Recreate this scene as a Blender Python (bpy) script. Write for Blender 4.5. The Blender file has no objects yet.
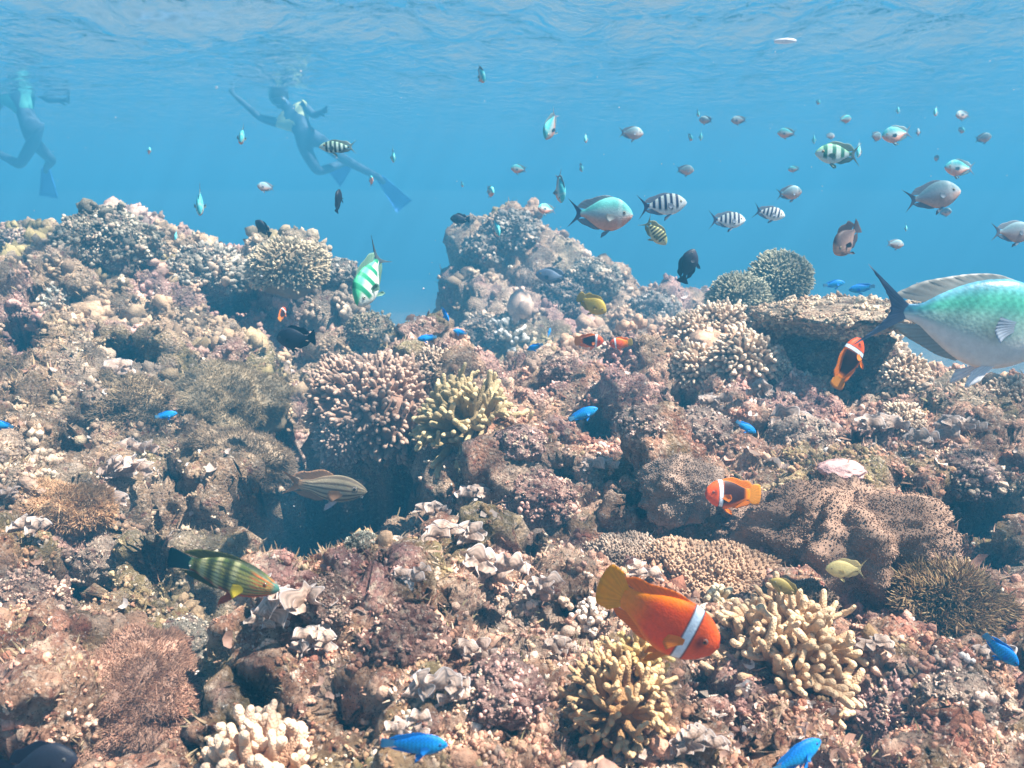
import bpy, math, random
import numpy as np
from mathutils import Vector, Matrix

# ------------------------------------------------------------------ camera, world, sun, exposure
C = bpy.context.scene
COL = C.collection
FPX = 887.0
PITCH = math.radians(10.0)
cam_d = bpy.data.cameras.new('camera')
cam_d.sensor_width = 36.0
cam_d.lens = FPX / 1024.0 * 36.0
cam_d.clip_start = 0.02
cam_d.clip_end = 400.0
cam = bpy.data.objects.new('camera', cam_d)
COL.objects.link(cam)
cam.location = (0, 0, 0)
cam.rotation_euler = (math.pi / 2 - PITCH, 0, 0)
C.camera = cam
cam_d.dof.use_dof = True; cam_d.dof.focus_distance = 1.3; cam_d.dof.aperture_fstop = 11.0

SUN_EL, SUN_AZ = math.radians(60), math.radians(106)      # azimuth measured from +Y towards +X
W = bpy.data.worlds.new('World'); C.world = W
W.use_nodes = True
wn = W.node_tree
bg = wn.nodes['Background']
sky = wn.nodes.new('ShaderNodeTexSky')
sky.sky_type = 'NISHITA'; sky.sun_disc = False
sky.sun_elevation = SUN_EL
sky.sun_rotation = SUN_AZ
wn.links.new(sky.outputs[0], bg.inputs[0])
bg.inputs[1].default_value = 0.05
sd = bpy.data.lights.new('sun', 'SUN')
sd.energy = 5.0; sd.angle = math.radians(0.6); sd.color = (1.0, 0.92, 0.81)
sun = bpy.data.objects.new('sun', sd); COL.objects.link(sun)
sdir = Vector((math.sin(SUN_AZ) * math.cos(SUN_EL), math.cos(SUN_AZ) * math.cos(SUN_EL), math.sin(SUN_EL)))
sun.rotation_euler = sdir.to_track_quat('Z', 'Y').to_euler()
sun.location = sdir * 20
C.view_settings.view_transform = 'Standard'
C.view_settings.look = 'None'
C.view_settings.exposure = 2.12
C.view_settings.gamma = 1.0
C.view_settings.use_curve_mapping = False
C.render.engine = 'CYCLES'
cy = C.cycles
cy.max_bounces = 5; cy.diffuse_bounces = 3; cy.glossy_bounces = 2; cy.transmission_bounces = 2
cy.volume_bounces = 0; cy.transparent_max_bounces = 6
cy.caustics_reflective = False; cy.caustics_refractive = False
cy.use_denoising = True
cy.sample_clamp_indirect = 4.0
SURF_Z = 1.42
HAZE = 0.122

rng = np.random.default_rng(11)
random.seed(5)

def link(o):
    COL.objects.link(o); return o

def tag(o, label=None, cat=None, group=None, kind=None):
    if label: o['label'] = label
    if cat: o['category'] = cat
    if group: o['group'] = group
    if kind: o['kind'] = kind
    return o

cP, sP = math.cos(PITCH), math.sin(PITCH)
def P(px, py, d):
    """world point seen at pixel (px, py) at distance d along the view axis"""
    u = (px - 512.0) / FPX * d; v = -(py - 384.0) / FPX * d
    return np.array([u, d * cP + v * sP, -d * sP + v * cP])

def project(p):
    d = p[..., 1] * cP - p[..., 2] * sP
    v = p[..., 1] * sP + p[..., 2] * cP
    return 512 + p[..., 0] / d * FPX, 384 - v / d * FPX, d

# ------------------------------------------------------------------ numpy noise
def _h(ix, iy, iz, s):
    n = (ix.astype(np.uint32) * np.uint32(374761393)) ^ (iy.astype(np.uint32) * np.uint32(668265263)) ^ (iz.astype(np.uint32) * np.uint32(2147483647 - 61)) ^ np.uint32((s * 974711 + 12345) & 0xffffffff)
    n = (n ^ (n >> np.uint32(13))) * np.uint32(1274126177)
    n = (n ^ (n >> np.uint32(15))) * np.uint32(2246822519)
    n = n ^ (n >> np.uint32(16))
    return (n & np.uint32(0xffffff)).astype(np.float32) / np.float32(16777216.0)

def vnoise(p, s=0):
    i = np.floor(p).astype(np.int64); f = (p - i).astype(np.float32)
    f = f * f * (3 - 2 * f)
    r = 0
    for dx in (0, 1):
        wx = f[:, 0] if dx else 1 - f[:, 0]
        for dy in (0, 1):
            wy = f[:, 1] if dy else 1 - f[:, 1]
            for dz in (0, 1):
                wz = f[:, 2] if dz else 1 - f[:, 2]
                r = r + wx * wy * wz * _h(i[:, 0] + dx, i[:, 1] + dy, i[:, 2] + dz, s)
    return r * 2 - 1

def fbm(p, octv=4, s=0):
    r = 0; a = 0.5
    for k in range(octv):
        r = r + a * vnoise(p * (2.03 ** k) + 17.3 * k, s + k); a *= 0.5
    return r

def worley(p, s=0):
    i = np.floor(p).astype(np.int64)
    best = np.full(len(p), 9.0, np.float32); idh = np.zeros(len(p), np.float32)
    for dx in (-1, 0, 1):
        for dy in (-1, 0, 1):
            for dz in (-1, 0, 1):
                a, b, c = i[:, 0] + dx, i[:, 1] + dy, i[:, 2] + dz
                h1 = _h(a, b, c, s)
                qx = a + h1 - p[:, 0]; qy = b + _h(a, b, c, s + 7) - p[:, 1]; qz = c + _h(a, b, c, s + 13) - p[:, 2]
                d = (qx * qx + qy * qy + qz * qz).astype(np.float32)
                m = d < best
                best = np.where(m, d, best); idh = np.where(m, (h1 * 7.77) % 1.0, idh)
    return np.sqrt(best), idh

def sstep(a, b, x):
    t = np.clip((x - a) / (b - a), 0, 1); return t * t * (3 - 2 * t)

def mixc(a, b, t):
    a = np.asarray(a, float); b = np.asarray(b, float); t = np.asarray(t)[..., None]
    return a * (1 - t) + b * t

# ------------------------------------------------------------------ mesh collector
class MB:
    def __init__(s): s.v = []; s.q = []; s.t = []; s.c = []; s.n = 0
    def add(s, v, quads=None, tris=None, c=(.5, .5, .5)):
        v = np.asarray(v, float); c = np.asarray(c, float)
        if c.ndim == 1: c = np.tile(c, (len(v), 1))
        s.v.append(v); s.c.append(c)
        if quads is not None and len(quads): s.q.append(np.asarray(quads, np.int64) + s.n)
        if tris is not None and len(tris): s.t.append(np.asarray(tris, np.int64) + s.n)
        s.n += len(v)
    def mesh(s, name, mat, smooth=True):
        v = np.concatenate(s.v); c = np.concatenate(s.c)
        q = np.concatenate(s.q) if s.q else np.zeros((0, 4), np.int64)
        t = np.concatenate(s.t) if s.t else np.zeros((0, 3), np.int64)
        me = bpy.data.meshes.new(name)
        me.vertices.add(len(v)); me.vertices.foreach_set('co', v.astype(np.float32).ravel())
        nl = len(q) * 4 + len(t) * 3
        me.loops.add(nl); me.loops.foreach_set('vertex_index', np.concatenate([q.ravel(), t.ravel()]).astype(np.int32))
        me.polygons.add(len(q) + len(t))
        ls = np.concatenate([np.arange(len(q)) * 4, len(q) * 4 + np.arange(len(t)) * 3]).astype(np.int32)
        me.polygons.foreach_set('loop_start', ls)
        me.polygons.foreach_set('use_smooth', np.full(len(q) + len(t), smooth))
        me.update(calc_edges=True)
        at = me.color_attributes.new('col', 'FLOAT_COLOR', 'POINT')
        at.data.foreach_set('color', np.concatenate([np.clip(c, 0, 1), np.ones((len(c), 1))], 1).astype(np.float32).ravel())
        me.materials.append(mat)
        return me
    def build(s, name, mat, parent=None, smooth=True):
        o = link(bpy.data.objects.new(name, s.mesh(name, mat, smooth)))
        if parent: o.parent = parent
        return o

def grid_quads(nr, nc, wrap=False):
    r = np.arange(nr - 1)[:, None]; c = np.arange(nc if wrap else nc - 1)[None, :]
    c2 = (c + 1) % nc
    return np.stack([r * nc + c, r * nc + c2, (r + 1) * nc + c2, (r + 1) * nc + c], -1).reshape(-1, 4)

def tube(mb, pts, rad, c, seg=8, cap=True):
    pts = np.asarray(pts, float); rad = np.asarray(rad, float); c = np.asarray(c, float)
    if c.ndim == 1: c = np.tile(c, (len(pts), 1))
    if cap:                                                # rounded tip
        d = pts[-1] - pts[-2]; d /= np.linalg.norm(d) + 1e-9; r = rad[-1]
        ex = [pts[-1] + d * r * math.sin(a) for a in (.5, .95, 1.35)]
        er = [r * math.cos(a) for a in (.5, .95, 1.35)]
        pts = np.vstack([pts, ex]); rad = np.concatenate([rad, er]); c = np.vstack([c, np.tile(c[-1], (3, 1))])
    tan = np.gradient(pts, axis=0); tan /= np.linalg.norm(tan, axis=1)[:, None] + 1e-9
    ref = np.array([0.31, 0.83, 0.2]) if abs(tan[0] @ np.array([0.31, 0.83, 0.2])) < .8 else np.array([1., 0, 0.2])
    n1 = np.cross(tan, ref); n1 /= np.linalg.norm(n1, axis=1)[:, None] + 1e-9
    n2 = np.cross(tan, n1)
    a = np.linspace(0, 2 * math.pi, seg, endpoint=False)
    v = pts[:, None] + rad[:, None, None] * (np.cos(a)[None, :, None] * n1[:, None] + np.sin(a)[None, :, None] * n2[:, None])
    n = len(pts)
    vv = v.reshape(-1, 3); cc = np.repeat(c, seg, 0)
    top = len(vv)
    vv = np.vstack([vv, pts[-1]]); cc = np.vstack([cc, c[-1]])
    k = np.arange(seg)
    mb.add(vv, grid_quads(n, seg, True), np.stack([(n - 1) * seg + k, (n - 1) * seg + (k + 1) % seg, np.full(seg, top)], -1), cc)

_ico = {}
def ico(sub):
    if sub not in _ico:
        import bmesh
        bm = bmesh.new(); bmesh.ops.create_icosphere(bm, subdivisions=sub, radius=1)
        _ico[sub] = (np.array([v.co[:] for v in bm.verts]), np.array([[v.index for v in f.verts] for f in bm.faces]))
        bm.free()
    return _ico[sub]

def frame(n):
    n = np.asarray(n, float); n = n / np.linalg.norm(n)
    a = np.array([1., 0, 0]) if abs(n[0]) < .8 else np.array([0, 1., 0])
    t = np.cross(n, a); t /= np.linalg.norm(t)
    return t, np.cross(n, t), n

# ------------------------------------------------------------------ materials
def mat_attr(name, rough=.7, bump=0.0, scale=200., jitter=.25, jscale=60., spec=.3, vor=False, sheen=0, coords='Object', trans=0.0, dist=0.002, sss=0.0):
    m = bpy.data.materials.new(name); m.use_nodes = True
    nt = m.node_tree; N = nt.nodes; L = nt.links
    b = N['Principled BSDF']; b.inputs['Roughness'].default_value = rough
    b.inputs['Specular IOR Level'].default_value = spec
    at = N.new('ShaderNodeAttribute'); at.attribute_name = 'col'
    tc = N.new('ShaderNodeTexCoord')
    nz = N.new('ShaderNodeTexNoise'); nz.inputs['Scale'].default_value = jscale; nz.inputs['Detail'].default_value = 5; nz.inputs['Roughness'].default_value = .65
    L.new(tc.outputs[coords], nz.inputs['Vector'])
    mr = N.new('ShaderNodeMapRange'); mr.inputs[1].default_value = .3; mr.inputs[2].default_value = .7
    mr.inputs[3].default_value = 1 - jitter; mr.inputs[4].default_value = 1 + jitter
    L.new(nz.outputs[0], mr.inputs[0])
    mu = N.new('ShaderNodeVectorMath'); mu.operation = 'SCALE'
    L.new(at.outputs['Color'], mu.inputs[0]); L.new(mr.outputs[0], mu.inputs['Scale'])
    L.new(mu.outputs[0], b.inputs['Base Color'])
    if bump:
        if vor:
            tx = N.new('ShaderNodeTexVoronoi'); tx.inputs['Scale'].default_value = scale; out = tx.outputs['Distance']
        else:
            tx = N.new('ShaderNodeTexNoise'); tx.inputs['Scale'].default_value = scale; tx.inputs['Detail'].default_value = 6; out = tx.outputs[0]
        L.new(tc.outputs[coords], tx.inputs['Vector'])
        bp = N.new('ShaderNodeBump'); bp.inputs['Strength'].default_value = bump; bp.inputs['Distance'].default_value = dist
        if vor: bp.invert = True
        L.new(out, bp.inputs['Height']); L.new(bp.outputs[0], b.inputs['Normal'])
    if sss:
        b.inputs['Subsurface Weight'].default_value = sss; b.inputs['Subsurface Radius'].default_value = (.01, .008, .006); b.inputs['Subsurface Scale'].default_value = .3
    if trans:
        tr = N.new('ShaderNodeBsdfTranslucent'); L.new(mu.outputs[0], tr.inputs[0])
        mx = N.new('ShaderNodeMixShader'); mx.inputs[0].default_value = trans
        L.new(b.outputs[0], mx.inputs[1]); L.new(tr.outputs[0], mx.inputs[2]); L.new(mx.outputs[0], N['Material Output'].inputs[0])
    return m

def mat_reef():
    m = bpy.data.materials.new('encrusted_reef_rock'); m.use_nodes = True
    nt = m.node_tree; N = nt.nodes; L = nt.links
    b = N['Principled BSDF']; b.inputs['Roughness'].default_value = .85; b.inputs['Specular IOR Level'].default_value = .15
    at = N.new('ShaderNodeAttribute'); at.attribute_name = 'col'
    tc = N.new('ShaderNodeTexCoord')
    def noise(sc, det=4, r=.6):
        n = N.new('ShaderNodeTexNoise'); n.inputs['Scale'].default_value = sc; n.inputs['Detail'].default_value = det; n.inputs['Roughness'].default_value = r
        L.new(tc.outputs['Object'], n.inputs['Vector']); return n.outputs[0]
    def ramp(src, a, bb, lo=0., hi=1.):
        r = N.new('ShaderNodeMapRange'); r.inputs[1].default_value = a; r.inputs[2].default_value = bb; r.inputs[3].default_value = lo; r.inputs[4].default_value = hi
        L.new(src, r.inputs[0]); return r.outputs[0]
    def mix(fac, a, col):
        x = N.new('ShaderNodeMix'); x.data_type = 'RGBA'; L.new(fac, x.inputs[0]); L.new(a, x.inputs[6]); x.inputs[7].default_value = (*col, 1); return x.outputs[2]
    c = at.outputs['Color']
    c = mix(ramp(noise(90, 5, .7), .53, .64, 0, .85), c, (.80, .64, .50))      # cream growth
    c = mix(ramp(noise(55, 5, .7), .55, .65, 0, .7), c, (.22, .05, .035))    # maroon crust
    c = mix(ramp(noise(130, 5, .7), .57, .66, 0, .8), c, (.06, .035, .03))    # dark turf
    c = mix(ramp(noise(240, 3, .6), .62, .70, 0, .9), c, (.85, .78, .72))      # white flecks
    L.new(c, b.inputs['Base Color'])
    c = mix(ramp(noise(420, 2, .6), .60, .66, 0, .8), c, (.10, .04, .03))     # fine dark grains
    L.new(c, b.inputs['Base Color'])
    na = noise(120, 8, .8)
    vo = N.new('ShaderNodeTexVoronoi'); vo.inputs['Scale'].default_value = 170; L.new(tc.outputs['Object'], vo.inputs['Vector'])
    md = N.new('ShaderNodeMath'); md.operation = 'MULTIPLY_ADD'; md.inputs[1].default_value = -.55
    L.new(vo.outputs['Distance'], md.inputs[0]); L.new(na, md.inputs[2]); h1 = md.outputs[0]
    bp = N.new('ShaderNodeBump'); bp.inputs['Strength'].default_value = 1.0; bp.inputs['Distance'].default_value = .014
    L.new(h1, bp.inputs['Height']); L.new(bp.outputs[0], b.inputs['Normal'])
    return m
M_REEF = mat_reef()

# ------------------------------------------------------------------ reef terrain
ctl = [(300,768,.72),(420,768,.72),(512,768,.72),(640,768,.74),(760,768,.76),(900,768,.8),(1020,768,.85),
 (290,660,.85),(400,640,.86),(512,650,.9),(640,650,.95),(770,650,1.0),(900,650,1.05),(1020,650,1.12),
 (185,640,1.38),(190,700,1.18),(180,760,1.0),(200,590,1.6),(240,625,.93),(228,700,.82),(300,612,.95),(380,596,.99),(330,610,.97),(425,582,1.05),(512,560,1.1),(640,560,1.22),(760,560,1.35),(880,560,1.3),(1010,560,1.4),
 (440,490,1.35),(520,460,1.55),(640,460,1.6),(760,460,1.65),(880,460,1.6),(1010,470,1.7),
 (520,400,2.0),(600,385,2.15),(700,380,2.15),(800,395,2.1),(900,400,2.05),(1010,415,1.95),
 (560,372,2.45),(640,365,2.45),(730,350,2.4),(830,385,2.4),(930,398,2.3),(1100,430,2.2),
 (400,345,2.1),(340,375,2.05),(465,372,2.1),(370,410,1.95),(450,430,1.85),(405,500,1.8),
 (0,768,.8),(100,768,.76),(140,768,.74),(40,650,.92),(130,650,.95),(20,560,1.15),(120,560,1.2),(190,520,1.42),
 (250,490,1.85),(330,465,1.85),(350,520,1.75),(20,450,1.55),(120,450,1.6),(220,450,1.75),(20,350,2.1),(120,350,2.2),(230,350,2.4),(20,270,2.8),(110,232,3.2),
 (200,270,3.1),(285,250,3.0),(340,275,2.95),(60,248,3.1),(370,330,2.75),(250,400,2.1),(0,235,3.1),(150,250,3.1),
 (488,290,3.9),(492,228,4.25),(500,215,4.3),(555,246,4.25),(605,278,4.3),(660,302,4.35),(500,330,3.7),(600,330,3.8),(520,372,3.4),(610,355,3.5),(700,330,3.8),(720,300,4.5)]
pts3 = [P(*c) for c in ctl]
pts3 += [np.array(p, float) for p in [
 (-.34,3.55,-1.1),(-.40,3.95,-1.15),(-.42,4.3,-1.15),
 (-.37,1.5,-.86),(-.36,1.25,-.84),(-.33,1.0,-.74),(-.30,.8,-.66),(-.42,1.75,-.84),(-.47,2.05,-.72),(-.52,2.35,-.74),(-.33,1.65,-.95),(-.45,1.6,-.95),(-.27,1.45,-.95),(-.2,1.55,-.85),(-.28,1.3,-1.0),(-.40,1.35,-1.0),(-.3,1.8,-.95),(-.22,1.25,-.95),(-.33,1.15,-.9),(-.25,1.65,-1.0),(-.12,1.4,-.8),
 (-.5,2.9,-.95),(-.45,3.3,-1.1),(-.60,3.7,-1.15),(-.7,4.3,-1.15),(-.15,3.0,-.95),(.15,3.0,-.9),(-.25,2.6,-.85),
 (.5,3.0,-.85),(.9,2.9,-.9),(1.3,2.8,-1.0),(1.9,2.7,-1.0),(1.2,3.5,-1.2),(2.2,3.5,-1.2),(1.2,4.3,-1.2),
 (-.9,4.0,-1.1),(-1.5,4.0,-1.0),(-2.6,4.0,-1.0),(-1,5.2,-1.3),(0,5.4,-1.25),(1,5.4,-1.25),(2.5,5,-1.3),(-2.5,5.4,-1.3),
 (0,8,-1.4),(-4,8,-1.4),(4,8,-1.4),(0,14,-1.6),(-9,14,-1.6),(9,14,-1.6),(0,30,-2),(-20,30,-2),(20,30,-2),
 (-1.1,.8,-.46),(-1.3,1.4,-.42),(-1.7,2,-.33),(-2.4,2.8,-.15),(-3,3.4,-.1),(1.0,.8,-.47),(1.3,1.3,-.46),(1.7,1.8,-.48),(2.3,2.2,-.6),
 (0,.45,-.52),(-.5,.45,-.55),(.5,.45,-.52),(-.25,.6,-.6)]]
pts3 = np.array(pts3)

def height(x, y):
    xy = np.stack([x, y], -1); num = 0; den = 0
    for p in pts3:
        d2 = ((x - p[0]) ** 2 + (y - p[1]) ** 2) / (0.09 * max(p[1], .5)) ** 2
        w = 1.0 / (d2 + .15) ** 2.6
        num = num + w * p[2]; den = den + w
    return num / den

def terrain_grid():
    ys = [.38]
    while ys[-1] < 34:
        y = ys[-1]; k = .0022 if y < 3.2 else (.0040 if y < 5 else .03)
        ys.append(y * (1 + k) if y > .6 else y + .6 * k * 1.4)
    ys = np.array(ys)
    us = [0.0]
    while us[-1] < 1.1:
        u = us[-1]; us.append(u + (.0023 if u < .60 else .012))
    us = np.array(us); us = np.concatenate([-us[:0:-1], us])
    Y, U = np.meshgrid(ys, us, indexing='ij')
    return U * Y, Y
X, Y = terrain_grid()
nr, nc = X.shape
p2 = np.stack([X.ravel(), Y.ravel(), np.zeros(X.size)], -1)
wx = fbm(p2 * 3.1, 3, 3) * .16; wy = fbm(p2 * 3.1 + 40, 3, 9) * .16
nearf = np.clip(Y.ravel() / 1.2, .3, 1)
Z = height(p2[:, 0] + wx * nearf * .8, p2[:, 1] + wy * nearf * .8)
Z = Z - .045 * sstep(2.0, 1.1, Y.ravel())
pos = np.stack([p2[:, 0], p2[:, 1], Z], -1)

def normals(pos):
    g = pos.reshape(nr, nc, 3)
    a = np.gradient(g, axis=1); b = np.gradient(g, axis=0)
    n = np.cross(a, b).reshape(-1, 3); n /= np.linalg.norm(n, axis=1)[:, None] + 1e-12
    return n

nrm = normals(pos); nrm[:, 2] += .35; nrm /= np.linalg.norm(nrm, axis=1)[:, None]
near = Y.ravel() < 5.2
idx = np.where(near)[0]
q = pos[idx]
warp = np.stack([fbm(q * 9, 3, 21), fbm(q * 9, 3, 31), fbm(q * 9, 3, 41)], -1) * .05
F, idA = worley((q + warp) * 4.6, 1)
d = .125 * (.55 - np.minimum(F, 1) ** 1.5) * (0.5 + idA)
q = pos[idx] + nrm[idx] * d[:, None]
F, idA2 = worley((q + warp * .6) * 8.6, 12)
q = q + nrm[idx] * (.062 * (.55 - np.minimum(F, 1) ** 1.5) * (.3 + 1.3 * idA2))[:, None]
# caves and holes in the rock face
cx_, cy_, cd_ = project(q)
for (hx, hy, rx, ry, dep) in [(315,515,66,40,.5),(288,445,30,38,.35),(250,500,26,26,.2),(378,570,20,16,.12),(72,585,30,24,.2),(965,510,46,24,.25),
        (880,722,48,28,.2),(30,762,50,22,.2),(680,402,18,16,.2),(130,350,24,14,.2),(20,335,26,16,.25),(350,705,34,22,.15),(600,420,24,14,.15),
        (720,555,40,14,.15),(60,300,30,12,.2),(230,300,26,14,.3),(420,395,26,16,.2),(400,500,26,18,.25),(480,620,20,12,.1),(575,600,22,14,.1),
        (520,540,20,14,.1),(800,640,30,16,.12),(70,440,22,14,.15),(560,470,18,12,.12),(900,480,20,12,.1),(1000,560,22,14,.14),(150,560,18,18,.12),
        (700,690,26,16,.12),(640,500,20,12,.12),(430,600,18,12,.08),(250,690,22,20,.12),(760,430,20,9,.14),(850,440,20,8,.14),(170,480,16,14,.14)]:
    e_ = ((cx_ - hx) / rx) ** 2 + ((cy_ - hy) / ry) ** 2
    m_ = (e_ < 2.2) & (cd_ > (1.4 if (hx < 420 and 430 < hy < 540 and hx > 200) else 0))
    if not m_.any(): continue
    dm = np.percentile(cd_[m_], 12)
    f_ = np.where(m_ & (cd_ < dm + .5), 1 - sstep(.35, 1.7, e_), 0)
    vd = P(hx, hy, 1.0); vd = vd / np.linalg.norm(vd) * .8 + np.array([0, .1, -.35])
    q = q + (f_ * dep)[:, None] * vd
pos[idx] = q
nrm = normals(pos); n1 = nrm[idx]
warp2 = np.stack([fbm(q * 30, 2, 51), fbm(q * 30, 2, 61), fbm(q * 30, 2, 71)], -1) * .018
F2, idB = worley((q + warp2) * 13.5, 2)
hole = sstep(.86, .97, idB) * (1 - sstep(.15, .75, F2))
d = .05 * (.52 - np.minimum(F2, 1) ** 1.5) * (.4 + 1.2 * idB) - .07 * hole
q = q + n1 * d[:, None]; pos[idx] = q
nrm = normals(pos); n1 = nrm[idx]
F3, idC = worley((q + warp2 * .4) * 38., 3)
rough = sstep(-.35, .35, fbm(q * 5, 3, 77))
d = .019 * (.5 - np.minimum(F3, 1) ** 1.4) * (.4 + 1.2 * idC) * (.35 + .9 * rough)
q = q + n1 * d[:, None]; pos[idx] = q
nrm = normals(pos); n1 = nrm[idx]
F4, idD = worley(q * 95., 4)
d = .0042 * (.5 - F4) * (.4 + idD) + .004 * fbm(q * 60, 3, 88)
q = q + n1 * d[:, None]; pos[idx] = q
nrm = normals(pos)

# colours of the crusts (patches of pink, tan, grey, olive, mauve growth)
def reef_colour(q, idB=None, idC=None):
    a = fbm(q * 2.2, 3, 101); b_ = fbm(q * 6.5, 4, 111); c_ = fbm(q * 17, 4, 121); e = fbm(q * 45, 3, 131)
    col = mixc((.36, .22, .155), (.48, .33, .225), sstep(-.3, .3, b_))
    left = sstep(.15, -.45, q[:, 0] + .2 * b_ - .12)
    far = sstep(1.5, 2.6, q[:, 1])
    col = mixc(col, (.36, .27, .16), .7 * left * sstep(1.1, 1.7, q[:, 1]))       # olive brown turf over the left reef
    col = mixc(col, (.56, .29, .22), sstep(.08, .30, c_) * (1 - .6 * left))          # pink coralline
    col = mixc(col, (.24, .10, .065), sstep(.06, .26, -c_) * .85)
    col = mixc(col, (.27, .23, .12), sstep(.15, .35, fbm(q * 11, 3, 141)) * .7)      # olive
    col = mixc(col, (.86, .70, .56), sstep(.12, .30, e + .35 * c_) * .85)             # pale growth
    col = mixc(col, (.46, .31, .32), sstep(.22, .4, fbm(q * 14, 3, 151)) * .5)        # mauve
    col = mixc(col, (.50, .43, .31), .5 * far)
    col = mixc(col, (.70, .56, .44), .35 * sstep(.0, .5, q[:, 0]) * sstep(1.2, 1.7, q[:, 1]))
    big = fbm(q * 4.2, 3, 171)
    col = mixc(col, (.62, .45, .33), sstep(.1, .3, big) * .55)
    col = mixc(col, (.22, .115, .08), sstep(.12, .3, -big) * .55)
    col = mixc(col, (.34, .30, .21), .62 * sstep(-.02, -.22, q[:, 0] + .12 * b_) * sstep(1.1, 1.5, q[:, 1]))
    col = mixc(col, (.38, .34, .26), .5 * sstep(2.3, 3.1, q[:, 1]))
    col = mixc(col, (.27, .27, .12), .7 * sstep(.12, .26, fbm(q * 3.3, 3, 181)))
    col = mixc(col, (.50, .34, .36), .6 * sstep(.12, .26, fbm(q * 3.7, 3, 191)))
    col = mixc(col, (.47, .44, .38), .6 * sstep(.12, .26, fbm(q * 3.0, 3, 201)))
    if idC is not None: col = col * (.78 + .5 * idC[:, None])
    if idB is not None: col = col * (.80 + .4 * idB[:, None])
    return col * np.array([1.10, .95, .88])
colr = np.tile(np.array([.42, .38, .30]), (len(pos), 1))
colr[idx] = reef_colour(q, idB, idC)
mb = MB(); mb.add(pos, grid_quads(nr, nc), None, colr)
reef = mb.build('reef_terrain', M_REEF)
tag(reef, 'rugged pink and brown encrusted coral reef rock filling the lower picture', 'reef', kind='structure')

# z-buffer of the terrain for planting things where the photograph has them
zb_s = 3
zw, zh = 1024 // zb_s + 1, 768 // zb_s + 1
zpos = pos[idx]; znrm = nrm[idx]
ppx, ppy, pd = project(zpos)
ok = (ppx >= 0) & (ppx < 1024) & (ppy >= 0) & (ppy < 768)
ii = np.where(ok)[0]
order = ii[np.argsort(-pd[ii])]
zmap = np.full((zh, zw), -1, np.int64)
zmap[(ppy[order] // zb_s).astype(int), (ppx[order] // zb_s).astype(int)] = order
def ground(px, py, r=2):
    """terrain point and smoothed normal at a pixel (median of the visible neighbourhood)"""
    a, b = int(py // zb_s), int(px // zb_s)
    for rr in (r, r + 3, r + 8, r + 16):
        blk = zmap[max(0, a - rr):a + rr + 1, max(0, b - rr):b + rr + 1].ravel(); blk = blk[blk >= 0]
        if len(blk):
            dd = np.median(pd[blk]); n = znrm[blk].mean(0); n /= np.linalg.norm(n) + 1e-9
            return P(px, py, dd), n, dd
    return P(px, py, 2.0), np.array([0, 0, 1.]), 2.0

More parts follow.
